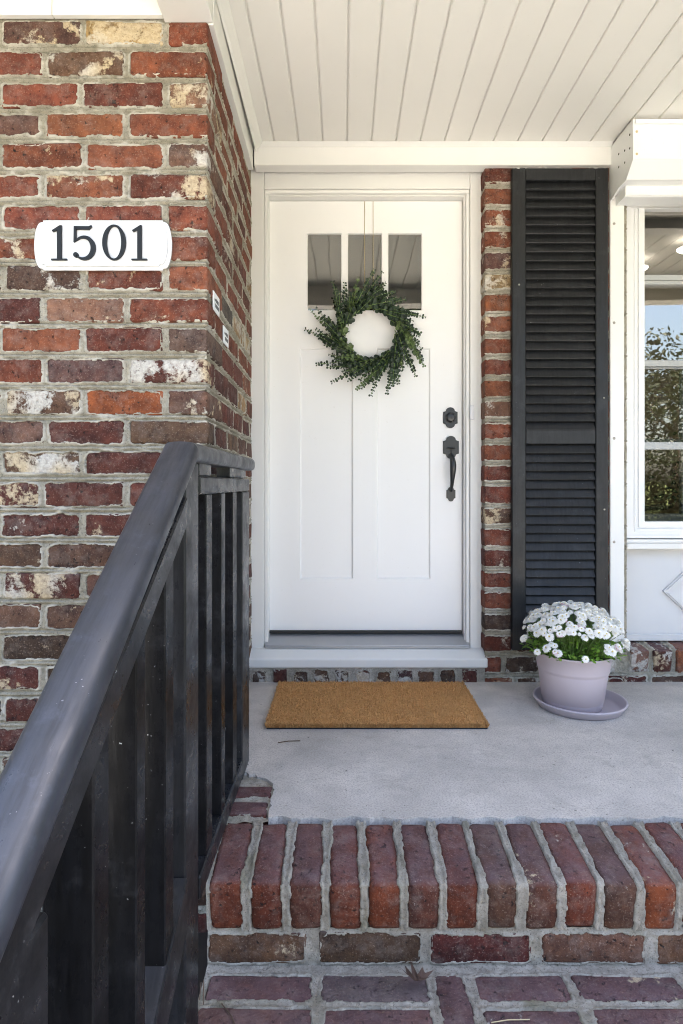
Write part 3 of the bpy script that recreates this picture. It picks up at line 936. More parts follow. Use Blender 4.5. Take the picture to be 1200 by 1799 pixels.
# ================================================================ ceiling, beam, trims, roof
ceil = thing('porch_ceiling', (1.2, 1.9, CEIL), 'cream white tongue and groove board ceiling over the porch', 'ceiling')
BW = 0.1052
bme = box_me(-(BW - 0.0045) / 2, (BW - 0.0045) / 2, -0.82, 0.82, 0, 0.014, 0.0050, 2)
bme.materials.append(M['white_ceiling'])
for k in range(-1, 33):
    xa = -0.2995 + BW * k
    put('ceiling_board', bme, None, ceil, (xa + BW / 2, 1.90, CEIL + random.uniform(-.0006, .0006)))
box('ceiling_backing', -0.42, 3.3, 1.05, 2.74, CEIL + 0.0085, CEIL + 0.03, M['white_ceiling'], ceil, 0)

def tri(name, *a, label, cat='trim board', bev=0.002, mat='white_trim', group=None):
    return tag(box(name, *a, M[mat], None, bev), label, cat, group)
# trim on the side wall under the ceiling (slightly rising) and the beam that carries it on to the eave
bm = bmesh.new()
yA, yB_ = 1.785, 2.690
for (y, zb) in ((yA, 2.204), (yB_, 2.246)):
    pass
va = [bm.verts.new(p) for p in ((xside(yA) - 0.02, yA, 2.204), (xside(yA) + 0.019, yA, 2.204), (xside(yA) + 0.019, yA, CEIL - .001), (xside(yA) - 0.02, yA, CEIL - .001))]
vb = [bm.verts.new(p) for p in ((xside(yB_) - 0.02, yB_, 2.243), (xside(yB_) + 0.019, yB_, 2.243), (xside(yB_) + 0.019, yB_, CEIL - .001), (xside(yB_) - 0.02, yB_, CEIL - .001))]
bm.faces.new(va); bm.faces.new(vb[::-1])
for i in range(4): bm.faces.new((va[i], vb[i], vb[(i + 1) % 4], va[(i + 1) % 4]))
bmesh.ops.recalc_face_normals(bm, faces=bm.faces)
bmesh.ops.bevel(bm, geom=bm.edges[:], offset=0.002, segments=1, affect='EDGES')
tag(put('trim_board', me_bm(bm), M['white_trim']), 'white trim board along the top of the brick pier side, running to the door', 'trim board')
# small cove between side trim and ceiling
prism('cove_moulding', [(xside(1.8) + 0.0195, CEIL - 0.002), (xside(1.8) + 0.046, CEIL - 0.002), (xside(1.8) + 0.040, CEIL - 0.012), (xside(1.8) + 0.026, CEIL - 0.03), (xside(1.8) + 0.0195, CEIL - 0.045)], 'y', 1.12, 2.66, M['white_trim'], None)
tag(bpy.data.objects['cove_moulding'], 'slim white moulding where the ceiling meets the left side trim', 'moulding')
tri('trim_board', -0.388, 1.168, 2.672, 2.735, 2.256, CEIL - 0.012, label='long white frieze board over the door and shutter')
prism('cove_moulding', [(2.6715, CEIL - 0.014), (2.650, CEIL - 0.0005), (2.6715, CEIL - 0.0005)], 'x', -0.368, 1.166, M['white_trim'])
tag(bpy.data.objects['cove_moulding.001'], 'slim white moulding between the ceiling boards and the frieze over the door', 'moulding')
tri('porch_beam', -0.516, -0.376, 1.10, 1.779, 2.204, 2.6, label='cream beam running out from the corner of the brick pier', cat='beam')
tri('porch_beam', -0.516, 3.4, 0.97, 1.098, 2.212, 2.6, label='white eave beam across the open front of the porch', cat='beam')
# frieze of two lengths on the pier front
for (xa, xb, lb) in ((-2.6, -0.835, 'left length of the white frieze board over the brick pier front'), (-0.8335, -0.518, 'right length of the white frieze board over the brick pier front')):
    tri('frieze_board', xa, xb, YF - 0.021, YF - 0.003, 2.213, 2.42, label=lb)
tag(box('eave_soffit', -8.0, -0.52, 0.97, YF - 0.022, 2.42, 2.44, M['white_trim']), 'white soffit under the eave left of the porch', 'soffit')
# roof
prism('house_roof', [(0.90, 2.46), (0.90, 2.66), (6.0, 4.9), (11.4, 2.6), (11.4, 2.46)], 'x', -8.2, 10.0, M['roof'])
tag(bpy.data.objects['house_roof'], 'dark shingled gable roof of the house', 'roof')

# ================================================================ door frame and door
YC, YD = 2.775, 2.84
def DX(px, y=YD): return (px - 603) / 1080 * y
def DZp(py, y=YD): return CAMZ - (py - 850) / 1080 * y
frame = thing('door_frame', (0.1, YC, 0.06), 'white painted wooden door frame with moulded edge and sloping sill', 'door frame')
cxl0, cxl1 = -0.432, DX(464, YC)
cxr0, cxr1 = DX(826, YC), XL + 0.004
ctop = DZp(331, YC)
box('casing', cxl0, cxl1, YC, 2.86, 0.06, 2.30, M['white_trim'], frame, 0.003)
box('casing', cxr0, cxr1, YC, 2.86, 0.06, 2.30, M['white_trim'], frame, 0.003)
box('casing', cxl1 + 0.0002, cxr0 - 0.0002, YC + 0.0005, 2.86, ctop, 2.30, M['white_trim'], frame, 0.003)
# brick mould bead, then jamb
def bead(x0, x1, y0, y1, z0, z1): box('bead', x0, x1, y0, y1, z0, z1, M['white_trim'], frame, 0.004, 2)
bw = 0.017
bead(cxl1 + 0.0005, cxl1 + bw, YC + 0.009, 2.86, 0.12, ctop - bw)
bead(cxr0 - bw, cxr0 - 0.0005, YC + 0.009, 2.86, 0.12, ctop - bw)
bead(cxl1 + 0.0005, cxr0 - 0.0005, YC + 0.0085, 2.86, ctop - bw, ctop - 0.0005)
jl0, jr1, jt = cxl1 + bw, cxr0 - bw, ctop - bw
box('jamb', jl0 + .0004, DX(471.5) , YC + 0.02, 2.90, 0.13, jt - .0004, M['white_trim'], frame, 0.001)
box('jamb', DX(812.5), jr1 - .0004, YC + 0.02, 2.90, 0.13, jt - .0004, M['white_trim'], frame, 0.001)
box('jamb', jl0, jr1, YC + 0.021, 2.90, DZp(352.5), jt - .0006, M['white_trim'], frame, 0.001)
prism('threshold', [(2.765, 0.144), (2.765, 0.130), (2.90, 0.130), (2.90, 0.184), (2.845, 0.181), (2.83, 0.175)], 'x', cxl1 + .004, cxr0 - .004, M['metal_sill'], frame, 0.001)
box('threshold_lip', cxl1 + 0.006, cxr0 - 0.006, 2.760, 2.7648, 0.133, 0.139, M['metal_sill'], frame, 0.001)
prism('sill_board', [(2.694, 0.101), (2.694, 0.062), (2.80, 0.062), (2.80, 0.132), (2.763, 0.130)], 'x', -0.428, XL + 0.012, M['white_trim'], frame, 0.004)

door = thing('front_door', (0.1, YD, 0.17), 'white craftsman style front door with three small panes and two tall recessed panels', 'door')
def frame_with_holes(xs, zs, holes, y, depth, slope, back):
    """front sheet with recesses: holes {(i,j,i2,j2)} in cell indices"""
    bm = bmesh.new()
    V = {}
    def v(x, yy, z):
        k = (round(x, 5), round(yy, 5), round(z, 5))
        if k not in V: V[k] = bm.verts.new((x, yy, z))
        return V[k]
    inh = set()
    for (i, j, i2, j2, *_) in holes:
        for a in range(i, i2):
            for b in range(j, j2): inh.add((a, b))
    for a in range(len(xs) - 1):
        for b in range(len(zs) - 1):
            if (a, b) in inh: continue
            bm.faces.new((v(xs[a], y, zs[b]), v(xs[a + 1], y, zs[b]), v(xs[a + 1], y, zs[b + 1]), v(xs[a], y, zs[b + 1])))
    for (i, j, i2, j2, dp, sl) in holes:
        x0, x1, z0, z1 = xs[i], xs[i2], zs[j], zs[j2]
        X = list(xs[i:i2 + 1]); Z = list(zs[j:j2 + 1])
        q = [(x0 + sl, z0 + sl), (x1 - sl, z0 + sl), (x1 - sl, z1 - sl), (x0 + sl, z1 - sl)]
        B = [v(a, y + dp, b) for a, b in q]
        bot = [v(a, y, z0) for a in X]; top = [v(a, y, z1) for a in X]; lef = [v(x0, y, b) for b in Z]; rig = [v(x1, y, b) for b in Z]
        bm.faces.new(bot + [B[1], B[0]]); bm.faces.new([B[3], B[2]] + top[::-1])
        bm.faces.new(lef + [B[3], B[0]]); bm.faces.new([B[1], B[2]] + rig[::-1])
    # sides and back
    X0, X1, Z0, Z1 = xs[0], xs[-1], zs[0], zs[-1]
    bk = [v(X0, y + back, Z0), v(X1, y + back, Z0), v(X1, y + back, Z1), v(X0, y + back, Z1)]
    bm.faces.new([v(a, y, Z0) for a in xs] + [bk[1], bk[0]]); bm.faces.new([bk[3], bk[2]] + [v(a, y, Z1) for a in xs][::-1])
    bm.faces.new([v(X0, y, b) for b in zs] + [bk[3], bk[0]]); bm.faces.new([bk[1], bk[2]] + [v(X1, y, b) for b in zs][::-1])
    bmesh.ops.recalc_face_normals(bm, faces=bm.faces)
    return me_bm(bm)
xs = [DX(p) for p in (472, 527, 540, 600, 611, 620, 662, 671, 682, 741, 756, 811.5)]
zs = [DZp(p) for p in (1107, 1017, 612, 545, 410, 353.5)]
holes = [(1, 1, 5, 2, 0.0085, 0.006), (6, 1, 10, 2, 0.0085, 0.006), (2, 3, 3, 4, 0.012, 0.002), (4, 3, 7, 4, 0.012, 0.002), (8, 3, 9, 4, 0.012, 0.002)]
put('door_slab', frame_with_holes(xs, zs, holes, YD, 0, 0, 0.045), M['white_door'], door)
bpy.data.objects['door_slab'].location = -Vector(door.location)
for (i, i2) in ((1, 5), (6, 10)):
    box('door_panel', xs[i] + 0.0055, xs[i2] - 0.0055, YD + 0.0084, YD + 0.03, zs[1] + 0.0055, zs[2] - 0.0055, M['white_door'], door, 0)
for (i, i2) in ((2, 3), (4, 7), (8, 9)):
    box('pane', xs[i] + 0.0015, xs[i2] - 0.0015, YD + 0.0115, YD + 0.0155, zs[3] + 0.0015, zs[4] - 0.0015, M['door_glass'], door, 0)
box('bottom_seal', xs[0] + .003, xs[-1] - .003, YD - 0.012, YD + 0.03, 0.1815, zs[0] - 0.0005, M['rubber'], door, 0.001)

def esc(cx, cz, hw, hh, y, depth, mat, name, parent, top=0.35):
    """scalloped escutcheon plate"""
    pts = []
    sh = hh * 0.58
    for a in np.linspace(0, PI, 11): pts.append((hw * 0.62 * math.cos(a), sh + (hh - sh) * (0.15 + 0.85 * math.sin(a))))
    right = [(hw, -sh * 0.95), (hw, sh * 0.95), (hw * 0.82, sh * 1.0)]
    left = [(-hw * 0.82, sh), (-hw, sh * 0.95), (-hw, -sh * 0.95), (-hw * 0.82, -sh)]
    low = [(x, -z) for x, z in pts][::-1]
    low = [(-x, z) for x, z in low][::-1]
    low = [(-hw * 0.62 * math.cos(a), -sh - (hh - sh) * (0.15 + 0.85 * math.sin(a))) for a in np.linspace(0, PI, 11)]
    poly = right + pts + left + low + [(hw * 0.82, -sh)]
    bm = bmesh.new()
    bm_prism(bm, [(cx + x, cz + z) for x, z in poly], 'y', y - depth, y)
    bmesh.ops.recalc_face_normals(bm, faces=bm.faces)
    fr = [e for e in bm.edges if all(abs(q.co.y - (y - depth)) < 1e-6 for q in e.verts)]
    bmesh.ops.bevel(bm, geom=fr, offset=0.002, segments=2, affect='EDGES')
    return put(name, me_bm(bm), mat, parent)
def rebase(o):
    o.location = Vector((0, 0, 0)) - wloc(o.parent)
dbx, dbz = DX(791), DZp(734)
pl = esc(dbx, dbz, 0.033, 0.048, YD, 0.009, M['hardware'], 'deadbolt', door); rebase(pl)
cyl = put('lock_cylinder', lathe_me([(0.0001, 0.016), (0.015, 0.016), (0.0185, 0.014), (0.0225, 0.006), (0.0225, 0.0)], 28), M['hardware'], pl, (dbx, YD - 0.009, dbz), (rad(90), 0, 0))
box('keyway', dbx - 0.0012, dbx + 0.0012, YD - 0.0262, YD - 0.0246, dbz - 0.007, dbz + 0.003, M['keyhole'], pl, 0)
hx, hz = DX(792), DZp(786)
hp = esc(hx, hz, 0.036, 0.0525, YD, 0.009, M['hardware'], 'door_handle', door); rebase(hp)
box('thumb_latch', hx - 0.017, hx + 0.017, YD - 0.024, YD - 0.008, hz - 0.006, hz - 0.002, M['hardware'], hp, 0.0015)
box('thumb_slot', hx - 0.003, hx + 0.003, YD - 0.0102, YD - 0.0085, hz - 0.027, hz - 0.0065, M['keyhole'], hp, 0)
lo = esc(hx, DZp(868), 0.0205, 0.034, YD, 0.008, M['hardware'], 'lower_plate', hp); rebase(lo)
bm = bmesh.new()
gp = [(hx, YD - 0.006, hz - 0.036), (hx, YD - 0.026, hz - 0.044), (hx + .001, YD - 0.043, hz - 0.060), (hx + .002, YD - 0.050, hz - 0.085), (hx + .001, YD - 0.048, hz - 0.115), (hx, YD - 0.040, hz - 0.150), (hx, YD - 0.027, hz - 0.178), (hx, YD - 0.014, hz - 0.192), (hx, YD - 0.006, hz - 0.197)]
gr = [0.009, 0.010, 0.0125, 0.0145, 0.0128, 0.0095, 0.0075, 0.0068, 0.0085]
def catmull(P, n):
    out = []
    P = [np.array(p, float) for p in P]
    for i in range(len(P) - 1):
        a, b, c, d = P[max(0, i - 1)], P[i], P[i + 1], P[min(len(P) - 1, i + 2)]
        for k in range(n):
            q = k / n
            out.append(0.5 * (2 * b + (c - a) * q + (2 * a - 5 * b + 4 * c - d) * q * q + (3 * b - a - 3 * c + d) * q ** 3))
    out.append(P[-1])
    return out
sm = catmull([(*p, r) for p, r in zip(gp, gr)], 5)
bm_tube(bm, [tuple(q[:3]) for q in sm], [float(q[3]) for q in sm], 14)
o = put('grip', me_bm(bm, True), M['hardware'], hp); rebase(o)

# small contact sensor on the right casing
sx, sz = DX(828.5, YC), DZp(725, YC)
tag(box('door_sensor', sx - 0.010, sx + 0.010, YC - 0.012, YC - 0.0005, sz - 0.033, sz + 0.033, M['plaque'], None, 0.004, 2), 'small white contact sensor stuck on the right door casing', 'sensor')

# ================================================================ wreath
wr = thing('wreath', (0.118, YD - 0.02, 1.538), 'round eucalyptus wreath with swirling dark green sprigs hanging on the white door', 'wreath')
WC = Vector((0.124, YD - 0.035, 1.549))
bm = bmesh.new()
bm_tube(bm, [WC + Vector((0.143 * math.cos(a), 0.008, 0.143 * math.sin(a))) for a in np.linspace(0, 2 * PI, 49)], 0.009, 8, False)
o = put('ring_frame', me_bm(bm, True), plain('wreath_vine', (0.10, 0.085, 0.04), 0.8, var=0.4, scale=40), wr); rebase(o)
def leaf_disc(bm, p, t, nrm, r, asp=1.0):
    t = t.normalized(); b = nrm.cross(t)
    if b.length < 1e-4: return
    b.normalize(); nn = t.cross(b)
    c = p + t * r * 0.95 + nn * r * 0.10
    ring = [bm.verts.new(p + t * (r * 0.95 - r * math.cos(a)) + b * (r * asp * math.sin(a)) + nn * 0.0) for a in np.linspace(0, 2 * PI, 9)[:-1]]
    cv = bm.verts.new(c - nn * r * 0.25)
    for k in range(8): bm.faces.new((ring[k], ring[(k + 1) % 8], cv))
def sprig(theta, r0, length, out, liftv, seed, big=1.0):
    rr = random.Random(seed)
    bm = bmesh.new()
    p = WC + Vector((r0 * math.cos(theta), liftv, r0 * math.sin(theta)))
    tan = Vector((math.sin(theta), 0, -math.cos(theta)))
    rd = Vector((math.cos(theta), 0, math.sin(theta)))
    n = max(6, int(length / 0.0125))
    pts = [p.copy()]
    dirv = (tan * (1 - out * 0.5) + rd * out + Vector((0, rr.uniform(-.35, .05), 0))).normalized()
    for i in range(n):
        dirv = (dirv + rd * rr.uniform(-0.02, 0.035) + tan * 0.01 + Vector((0, rr.uniform(-.05, .05), rr.uniform(-.05, .03)))).normalized()
        pts.append(pts[-1] + dirv * (length / n))
    bm_tube(bm, pts, [0.0019] * (n // 2) + [0.0011] * (n + 1 - n // 2), 4)
    n_st = len(bm.faces)
    for i in range(1, n + 1):
        f = i / n
        r = (0.0120 * (1 - f) + 0.0048 * f) * big * rr.uniform(0.8, 1.2)
        d = (pts[i] - pts[i - 1]).normalized()
        s = d.cross(Vector((0, -1, 0))).normalized()
        s = Matrix.Rotation(rr.uniform(-.5, .5) + (PI / 2 if i % 2 else 0) * rr.uniform(0.5, 1.0), 3, d) @ s
        for sg in (-1, 1):
            tl = (s * sg + d * rr.uniform(0.2, 0.7)).normalized()
            nr = (Vector((0, -1, 0)) * 0.8 + Vector((rr.uniform(-1, 1), rr.uniform(-1, 1), rr.uniform(-1, 1))) * 0.55 + d * 0.4).normalized()
            leaf_disc(bm, pts[i] + tl * 0.001, tl, nr, r, rr.uniform(0.85, 1.1))
    for q in bm.verts:
        if q.co.y > YD - 0.003: q.co.y = YD - 0.003 - rr.uniform(0, 0.004)
    me = me_bm(bm)
    me.materials.append(M['leaf']); me.materials.append(M['mum_stem'])
    me.polygons.foreach_set('material_index', [1 if i_ < n_st else 0 for i_ in range(len(me.polygons))])
    o = put('sprig', me, None, wr)
    rebase(o)
    g = rr.random()
    base = lin(48, 64, 49) if g < 0.58 else (lin(40, 54, 45) if g < 0.84 else lin(86, 104, 66))
    o.color = (*base, 1)
for i in range(84):
    sprig(2 * PI * i / 84 + random.uniform(-.06, .06), random.uniform(0.115, 0.15), random.choice([random.uniform(0.11, 0.15), random.uniform(0.15, 0.215)]), random.uniform(0.05, 0.42), random.uniform(-0.03, 0.0), 100 + i)
for i in range(30):
    sprig(2 * PI * i / 30 + random.uniform(-.1, .1), random.uniform(0.105, 0.13), random.uniform(0.08, 0.12), random.uniform(-0.05, 0.3), random.uniform(-0.045, -0.01), 300 + i, 1.1)
bm = bmesh.new()
for xo in (DX(640.5), DX(655.5)):
    bm = bmesh.new()
    bm_tube(bm, [(xo, YD - 0.003, zs[5] - 0.001), (xo, YD - 0.004, 1.9), (xo + 0.002, YD - 0.022, 1.66)], 0.0013, 5)
    o = put('cord', me_bm(bm, True), M['cord'], wr); rebase(o)

# ================================================================ shutter
YS = 2.664
def SXp(px): return (px - 603) / 1080 * YS
def SZp(py): return CAMZ - (py - 850) / 1080 * YS
sh = thing('window_shutter', (0.93, YS, 0.14), 'tall black louvred shutter with chipped top edge beside the door', 'shutter')
x0, x1, x2, x3 = SXp(900), SXp(924), SXp(1047), SXp(1069)
z0, zt = SZp(1143), SZp(294.5)
rail = lambda a, b: (SZp(b), SZp(a))
box('stile', x0, x1, YS, 2.694, z0, zt, M['shutter_black'], sh, 0.003)
box('stile', x2, x3, YS, 2.694, z0, zt, M['shutter_black'], sh, 0.003)
for (a, b) in ((295, 316), (755, 780), (1108, 1142)):
    box('rail', x1 + .0004, x2 - .0004, YS + 0.001, 2.692, SZp(b), SZp(a), M['shutter_black'], sh, 0.0025)
lw = x2 - x1 - 0.002
lme = box_me(-lw / 2, lw / 2, -0.004, 0.004, -0.0215, 0.0215, 0.0015, 1)
lme.materials.append(M['shutter_black'])
for (a, b, n) in ((316, 755, 28), (780, 1108, 21)):
    for i in range(n):
        py = a + (b - a) * (i + 0.55) / n
        put('slat', lme, None, sh, ((x1 + x2) / 2, YS + 0.0145, SZp(py)), (rad(-26 + random.uniform(-1.5, 1.5)), 0, random.uniform(-.002, .002)))
box('back_panel', x1 - 0.01, x2 + 0.01, 2.6905, 2.6935, z0 + .03, zt - .02, M['rubber'], sh, 0)
for (px, py) in ((1061, 699), (1062, 895), (912, 500)):
    put('screw', lathe_me([(0.0001, 0.003), (0.0035, 0.0025), (0.0045, 0.0)], 12), M['screw'], sh, (SXp(px), YS, SZp(py)), (rad(90), 0, 0))
# ragged cream paint edge left on the top of the shutter
bm = bmesh.new()
xx = x0 + 0.003
while xx < x3 - 0.005:
    wdt = random.uniform(0.008, 0.03)
    hh = random.choice([0.001, 0.0015, 0.003, 0.006])
    if random.random() < 0.6:
        bm_prism(bm, [(xx, zt + 0.0005), (min(xx + wdt, x3 - .003), zt + 0.0005), (min(xx + wdt * 0.7, x3 - .003), zt - hh), (xx + wdt * 0.25, zt - hh * 0.6)], 'y', YS - 0.0006, YS + 0.002)
    xx += wdt + random.uniform(0.002, 0.02)
o = put('paint_chip', me_bm(bm), M['white_trim'], sh); rebase(o)

# white vertical trim with screws, dark caulk gaps
vt = thing('trim_board', (1.19, 2.685, 0.13), 'narrow white upright board with screw heads between shutter and window', 'trim board')
YV = 2.684
vx0, vx1 = (1072 - 603) / 1080 * YV, (1097 - 603) / 1080 * YV
box('board', vx0, vx1, YV, 2.70, 0.132, 2.125, M['white_trim'], vt, 0.002)
for py in (393, 567, 770, 952):
    put('screw', lathe_me([(0.0001, 0.0022), (0.005, 0.002), (0.0062, 0.0)], 14), M['screw'], vt, ((1079 - 603) / 1080 * YV, YV, CAMZ - (py - 850) / 1080 * YV), (rad(90), 0, 0))
bm = bmesh.new()
zz = 0.2
while zz < 1.9:
    L = random.uniform(0.008, 0.06)
    wd = random.uniform(0.002, 0.0065)
    bm_prism(bm, [(vx1 - 0.0005, zz), (vx1 + wd * 0.6, zz + L * 0.2), (vx1 + wd, zz + L * 0.55), (vx1 + wd * 0.3, zz + L), (vx1 - .0005, zz + L)], 'y', YV + 0.0145, YV + 0.02)
    zz += L + random.uniform(0.004, 0.09)
o = put('caulk_gap', me_bm(bm), M['caulk'], vt); rebase(o)

# ================================================================ window
YW = 2.752
win = thing('window', (1.65, YW, 0.60), 'white framed window with horizontal sash rails and reflections of trees', 'window')
WX1 = 2.075
def rect_frame(name, a, b, y, yb, mat='white_vinyl', bev=0.0015):
    """nested frame ring between outer rect a=(x0,x1,z0,z1) and inner rect b"""
    bm = bmesh.new()
    bm_box(bm, a[0], b[0], y, yb, a[2], a[3]); bm_box(bm, b[1], a[1], y, yb, a[2], a[3])
    bm_box(bm, b[0], b[1], y, yb, a[2], b[2]); bm_box(bm, b[0], b[1], y, yb, b[3], a[3])
    o = put(name, me_bm(bm), M[mat], win); rebase(o)
    return o
gx0, gz0, gz1 = 1.354, 0.700, 2.108
F = [(1.262, 0.628, 2.19), (1.290, 0.640, 2.165), (1.307, 0.655, 2.145), (1.318, 0.667, 2.135), (1.329, 0.676, 2.128), (gx0 + .001, gz0, gz1)]
ys = [YW, YW + 0.012, YW + 0.006, YW + 0.02, YW + 0.012]
for i in range(5):
    o_, n_ = F[i], F[i + 1]
    rect_frame('frame', (o_[0], 2 * 1.672 - o_[0], o_[1], o_[2]), (n_[0], 2 * 1.672 - n_[0], n_[1], n_[2]), ys[i], YW + 0.08)
gx1 = 2 * 1.672 - gx0
YG = YW + 0.045
def WZ(py, y=YG): return CAMZ - (py - 850) / 1080 * y
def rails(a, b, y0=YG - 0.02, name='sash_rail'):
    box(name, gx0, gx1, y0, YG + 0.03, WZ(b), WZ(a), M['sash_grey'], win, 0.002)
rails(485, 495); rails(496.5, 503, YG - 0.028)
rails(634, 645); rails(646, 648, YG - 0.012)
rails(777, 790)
zsr = [gz0, WZ(790), WZ(777), WZ(648), WZ(634), WZ(503), WZ(485), gz1]
for (a, b) in ((0, 1), (2, 3), (4, 5), (6, 7)):
    box('pane', gx0, gx1, YG, YG + 0.004, zsr[a], zsr[b], M['window_glass'], win, 0)
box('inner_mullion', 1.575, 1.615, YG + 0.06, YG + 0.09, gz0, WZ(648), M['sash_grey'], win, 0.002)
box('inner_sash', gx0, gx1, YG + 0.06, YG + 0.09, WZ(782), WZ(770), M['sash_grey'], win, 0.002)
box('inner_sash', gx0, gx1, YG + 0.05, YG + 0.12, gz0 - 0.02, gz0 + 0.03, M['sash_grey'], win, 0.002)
prism('sill_board', [(2.735, 0.622), (2.735, 0.607), (2.79, 0.607), (2.79, 0.627)], 'x', 1.252, 2.09, M['white_trim'], win, 0.002)
prism('sill_board', [(2.722, 0.606), (2.722, 0.580), (2.79, 0.580), (2.79, 0.6065)], 'x', 1.256, 2.086, M['white_trim'], win, 0.003)
rebase_list = [o for o in win.children if o.name.startswith('sill_board')]
for o in list(win.children):
    pass
box('head_board', 1.236, 2.11, 2.742, 2.80, 2.109, 2.24, M['white_trim'], win, 0.002)

wp = thing('window_panel', (1.65, 2.79, 0.16), 'flat white panel with raised diamond moulding under the window', 'panel')
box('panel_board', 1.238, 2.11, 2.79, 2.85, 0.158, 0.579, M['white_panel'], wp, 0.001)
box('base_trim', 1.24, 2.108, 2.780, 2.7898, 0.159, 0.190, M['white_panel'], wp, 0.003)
dc = (1.645, 0.385)
R1, R0 = 0.198, 0.162
for q in range(4):
    a0, a1 = q * PI / 2, (q + 1) * PI / 2
    P = lambda r, a: (dc[0] + r * math.cos(a), dc[1] + r * math.sin(a) * 0.93)
    bm = bmesh.new()
    bm_prism(bm, [P(R1, a0), P(R1, a1), P(R0, a1), P(R0, a0)], 'y', 2.772, 2.7905)
    bmesh.ops.recalc_face_normals(bm, faces=bm.faces)
    bmesh.ops.bevel(bm, geom=[e for e in bm.edges if all(v.co.y < 2.775 for v in e.verts)], offset=0.006, segments=2, affect='EDGES')
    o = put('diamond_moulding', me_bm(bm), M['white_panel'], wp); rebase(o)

# boxed awning housing over the window
sb = thing('awning_box', (1.65, 2.6, 2.1), 'white boxed housing with slanted underside over the window', 'housing')
SBX = 1.1675
prof = [(2.70, 2.110), (2.70, 2.336), (2.474, 2.336), (2.474, 2.178), (2.537, 2.127), (2.572, 2.121), (2.573, 2.117), (2.60, 2.117), (2.60, 2.112)]
bm = bmesh.new()
bm_prism(bm, [(2.70, 2.127), (2.70, 2.332), (2.478, 2.332), (2.478, 2.180), (2.540, 2.127)], 'x', SBX + 0.006, 2.3)
o = put('front_cover', me_bm(bm), M['white_vinyl'], sb); rebase(o)
bm = bmesh.new()
bm_prism(bm, [(2.70, 2.105), (2.70, 2.336), (2.470, 2.336), (2.470, 2.176), (2.534, 2.121), (2.60, 2.121), (2.665, 2.105)], 'x', SBX - 0.002, SBX + 0.004)
o = put('end_plate', me_bm(bm), M['white_vinyl'], sb); rebase(o)
prism('top_flange', [(2.466, 2.318), (2.466, 2.334), (2.4775, 2.334), (2.4775, 2.318)], 'x', SBX + 0.006, 2.3, M['white_vinyl'], sb)
prism('bottom_bar', [(2.590, 2.1265), (2.590, 2.088), (2.60, 2.083), (2.68, 2.083), (2.68, 2.1265)], 'x', SBX + 0.022, 2.3, M['white_vinyl'], sb)
for o in sb.children:
    if o.name.split('.')[0] in ('top_flange', 'bottom_bar'): rebase(o)
for o in win.children:
    if o.name.split('.')[0] == 'sill_board': rebase(o)
for o in frame.children:
    if o.name.split('.')[0] in ('sill_board', 'threshold'): rebase(o)
for (y, z) in ((2.50, 2.29), (2.50, 2.235), (2.545, 2.25), (2.545, 2.20), (2.60, 2.265), (2.60, 2.21)):
    put('screw', lathe_me([(0.0001, 0.0012), (0.004, 0.001), (0.005, 0.0)], 12), M['caulk'], sb, (SBX - 0.002, y, z), (0, rad(-90), 0))
for z in (2.29, 2.20):
    put('screw', lathe_me([(0.0001, 0.0022), (0.0045, 0.002), (0.0055, 0.0)], 12), M['cord'], sb, (SBX + 0.016, 2.478, z), (rad(90), 0, 0))
# right-hand trim closing the window bay
tri('trim_board', 2.092, 2.158, 2.684, 2.70, 0.13, 2.12, label='white upright board at the far right of the window')

# room behind the panes
bm = bmesh.new()
bm_box(bm, -0.5, 0.74, 3.9, 3.95, -0.05, 2.5)
bm_box(bm, -0.55, -0.5, 2.95, 3.95, -0.05, 2.5)
bm_box(bm, 0.70, 0.74, 2.95, 3.9, -0.05, 2.5)
bm_box(bm, -0.55, 0.74, 2.90, 3.95, 2.5, 2.55)
bm_box(bm, -0.55, 0.74, 2.90, 3.95, -0.1, -0.05)
tag(put('hallway', me_bm(bm), M['interior_dark']), 'dark hallway behind the front door', kind='structure')
bm = bmesh.new()
bm_box(bm, 0.76, 4.2, 5.0, 5.05, -0.05, 2.6)
bm_box(bm, 4.2, 4.25, 2.95, 5.05, -0.05, 2.6)
bm_box(bm, 0.76, 0.80, 2.95, 5.0, -0.05, 2.6)
bm_box(bm, 0.76, 4.25, 2.95, 5.05, -0.1, -0.05)
tag(box('interior_ceiling', 0.76, 4.25, 2.95, 5.05, 2.6, 2.65, M['interior_dark'], None, 0), 'dark ceiling of the room behind the window', kind='structure')
tag(put('interior_room', me_bm(bm), M['interior']), 'dim beige room behind the window', kind='structure')
for i, (x, y) in enumerate(((2.23, 4.0), (2.10, 4.35))):
    tag(put('ceiling_lamp', lathe_me([(0.0001, -0.02), (0.035, -0.018), (0.05, -0.008), (0.053, 0.0)], 24), M['lamp'], None, (x, y, 2.40)),
        ['small lit lamp seen through the top window pane, the nearer one', 'small lit lamp seen through the top window pane, the farther one'][i], 'lamp')
hp_ = thing('house_plant', (1.72, 3.05, 0.6), 'dark leafy plant standing inside behind the lowest window pane', 'plant')
bm = bmesh.new()
for i in range(60):
    a = random.uniform(0, 2 * PI)
    p = Vector((1.70 + random.gauss(0, .07), 3.05 + random.gauss(0, .05), 0.78 + abs(random.gauss(0.0, .13))))
    leaf_disc(bm, p, Vector((math.cos(a), 0.2, math.sin(a))), Vector((0.2, -1, 0.3)), random.uniform(0.010, 0.017), 0.6)
for i in range(7):
    bm_tube(bm, [(1.70, 3.05, 0.62), (1.70 + random.gauss(0, .03), 3.05, 0.8), (1.70 + random.gauss(0, .08), 3.05, 1.0)], 0.003, 5)
bm_prism(bm, [(1.62, 3.0), (1.80, 3.0), (1.80, 3.12), (1.62, 3.12)], 'z', 0.50, 0.66)
o = put('foliage', me_bm(bm), leaf_mat('plant_leaf', False, (0.02, 0.035, 0.015), 0.1), hp_); rebase(o)
bm = bmesh.new()
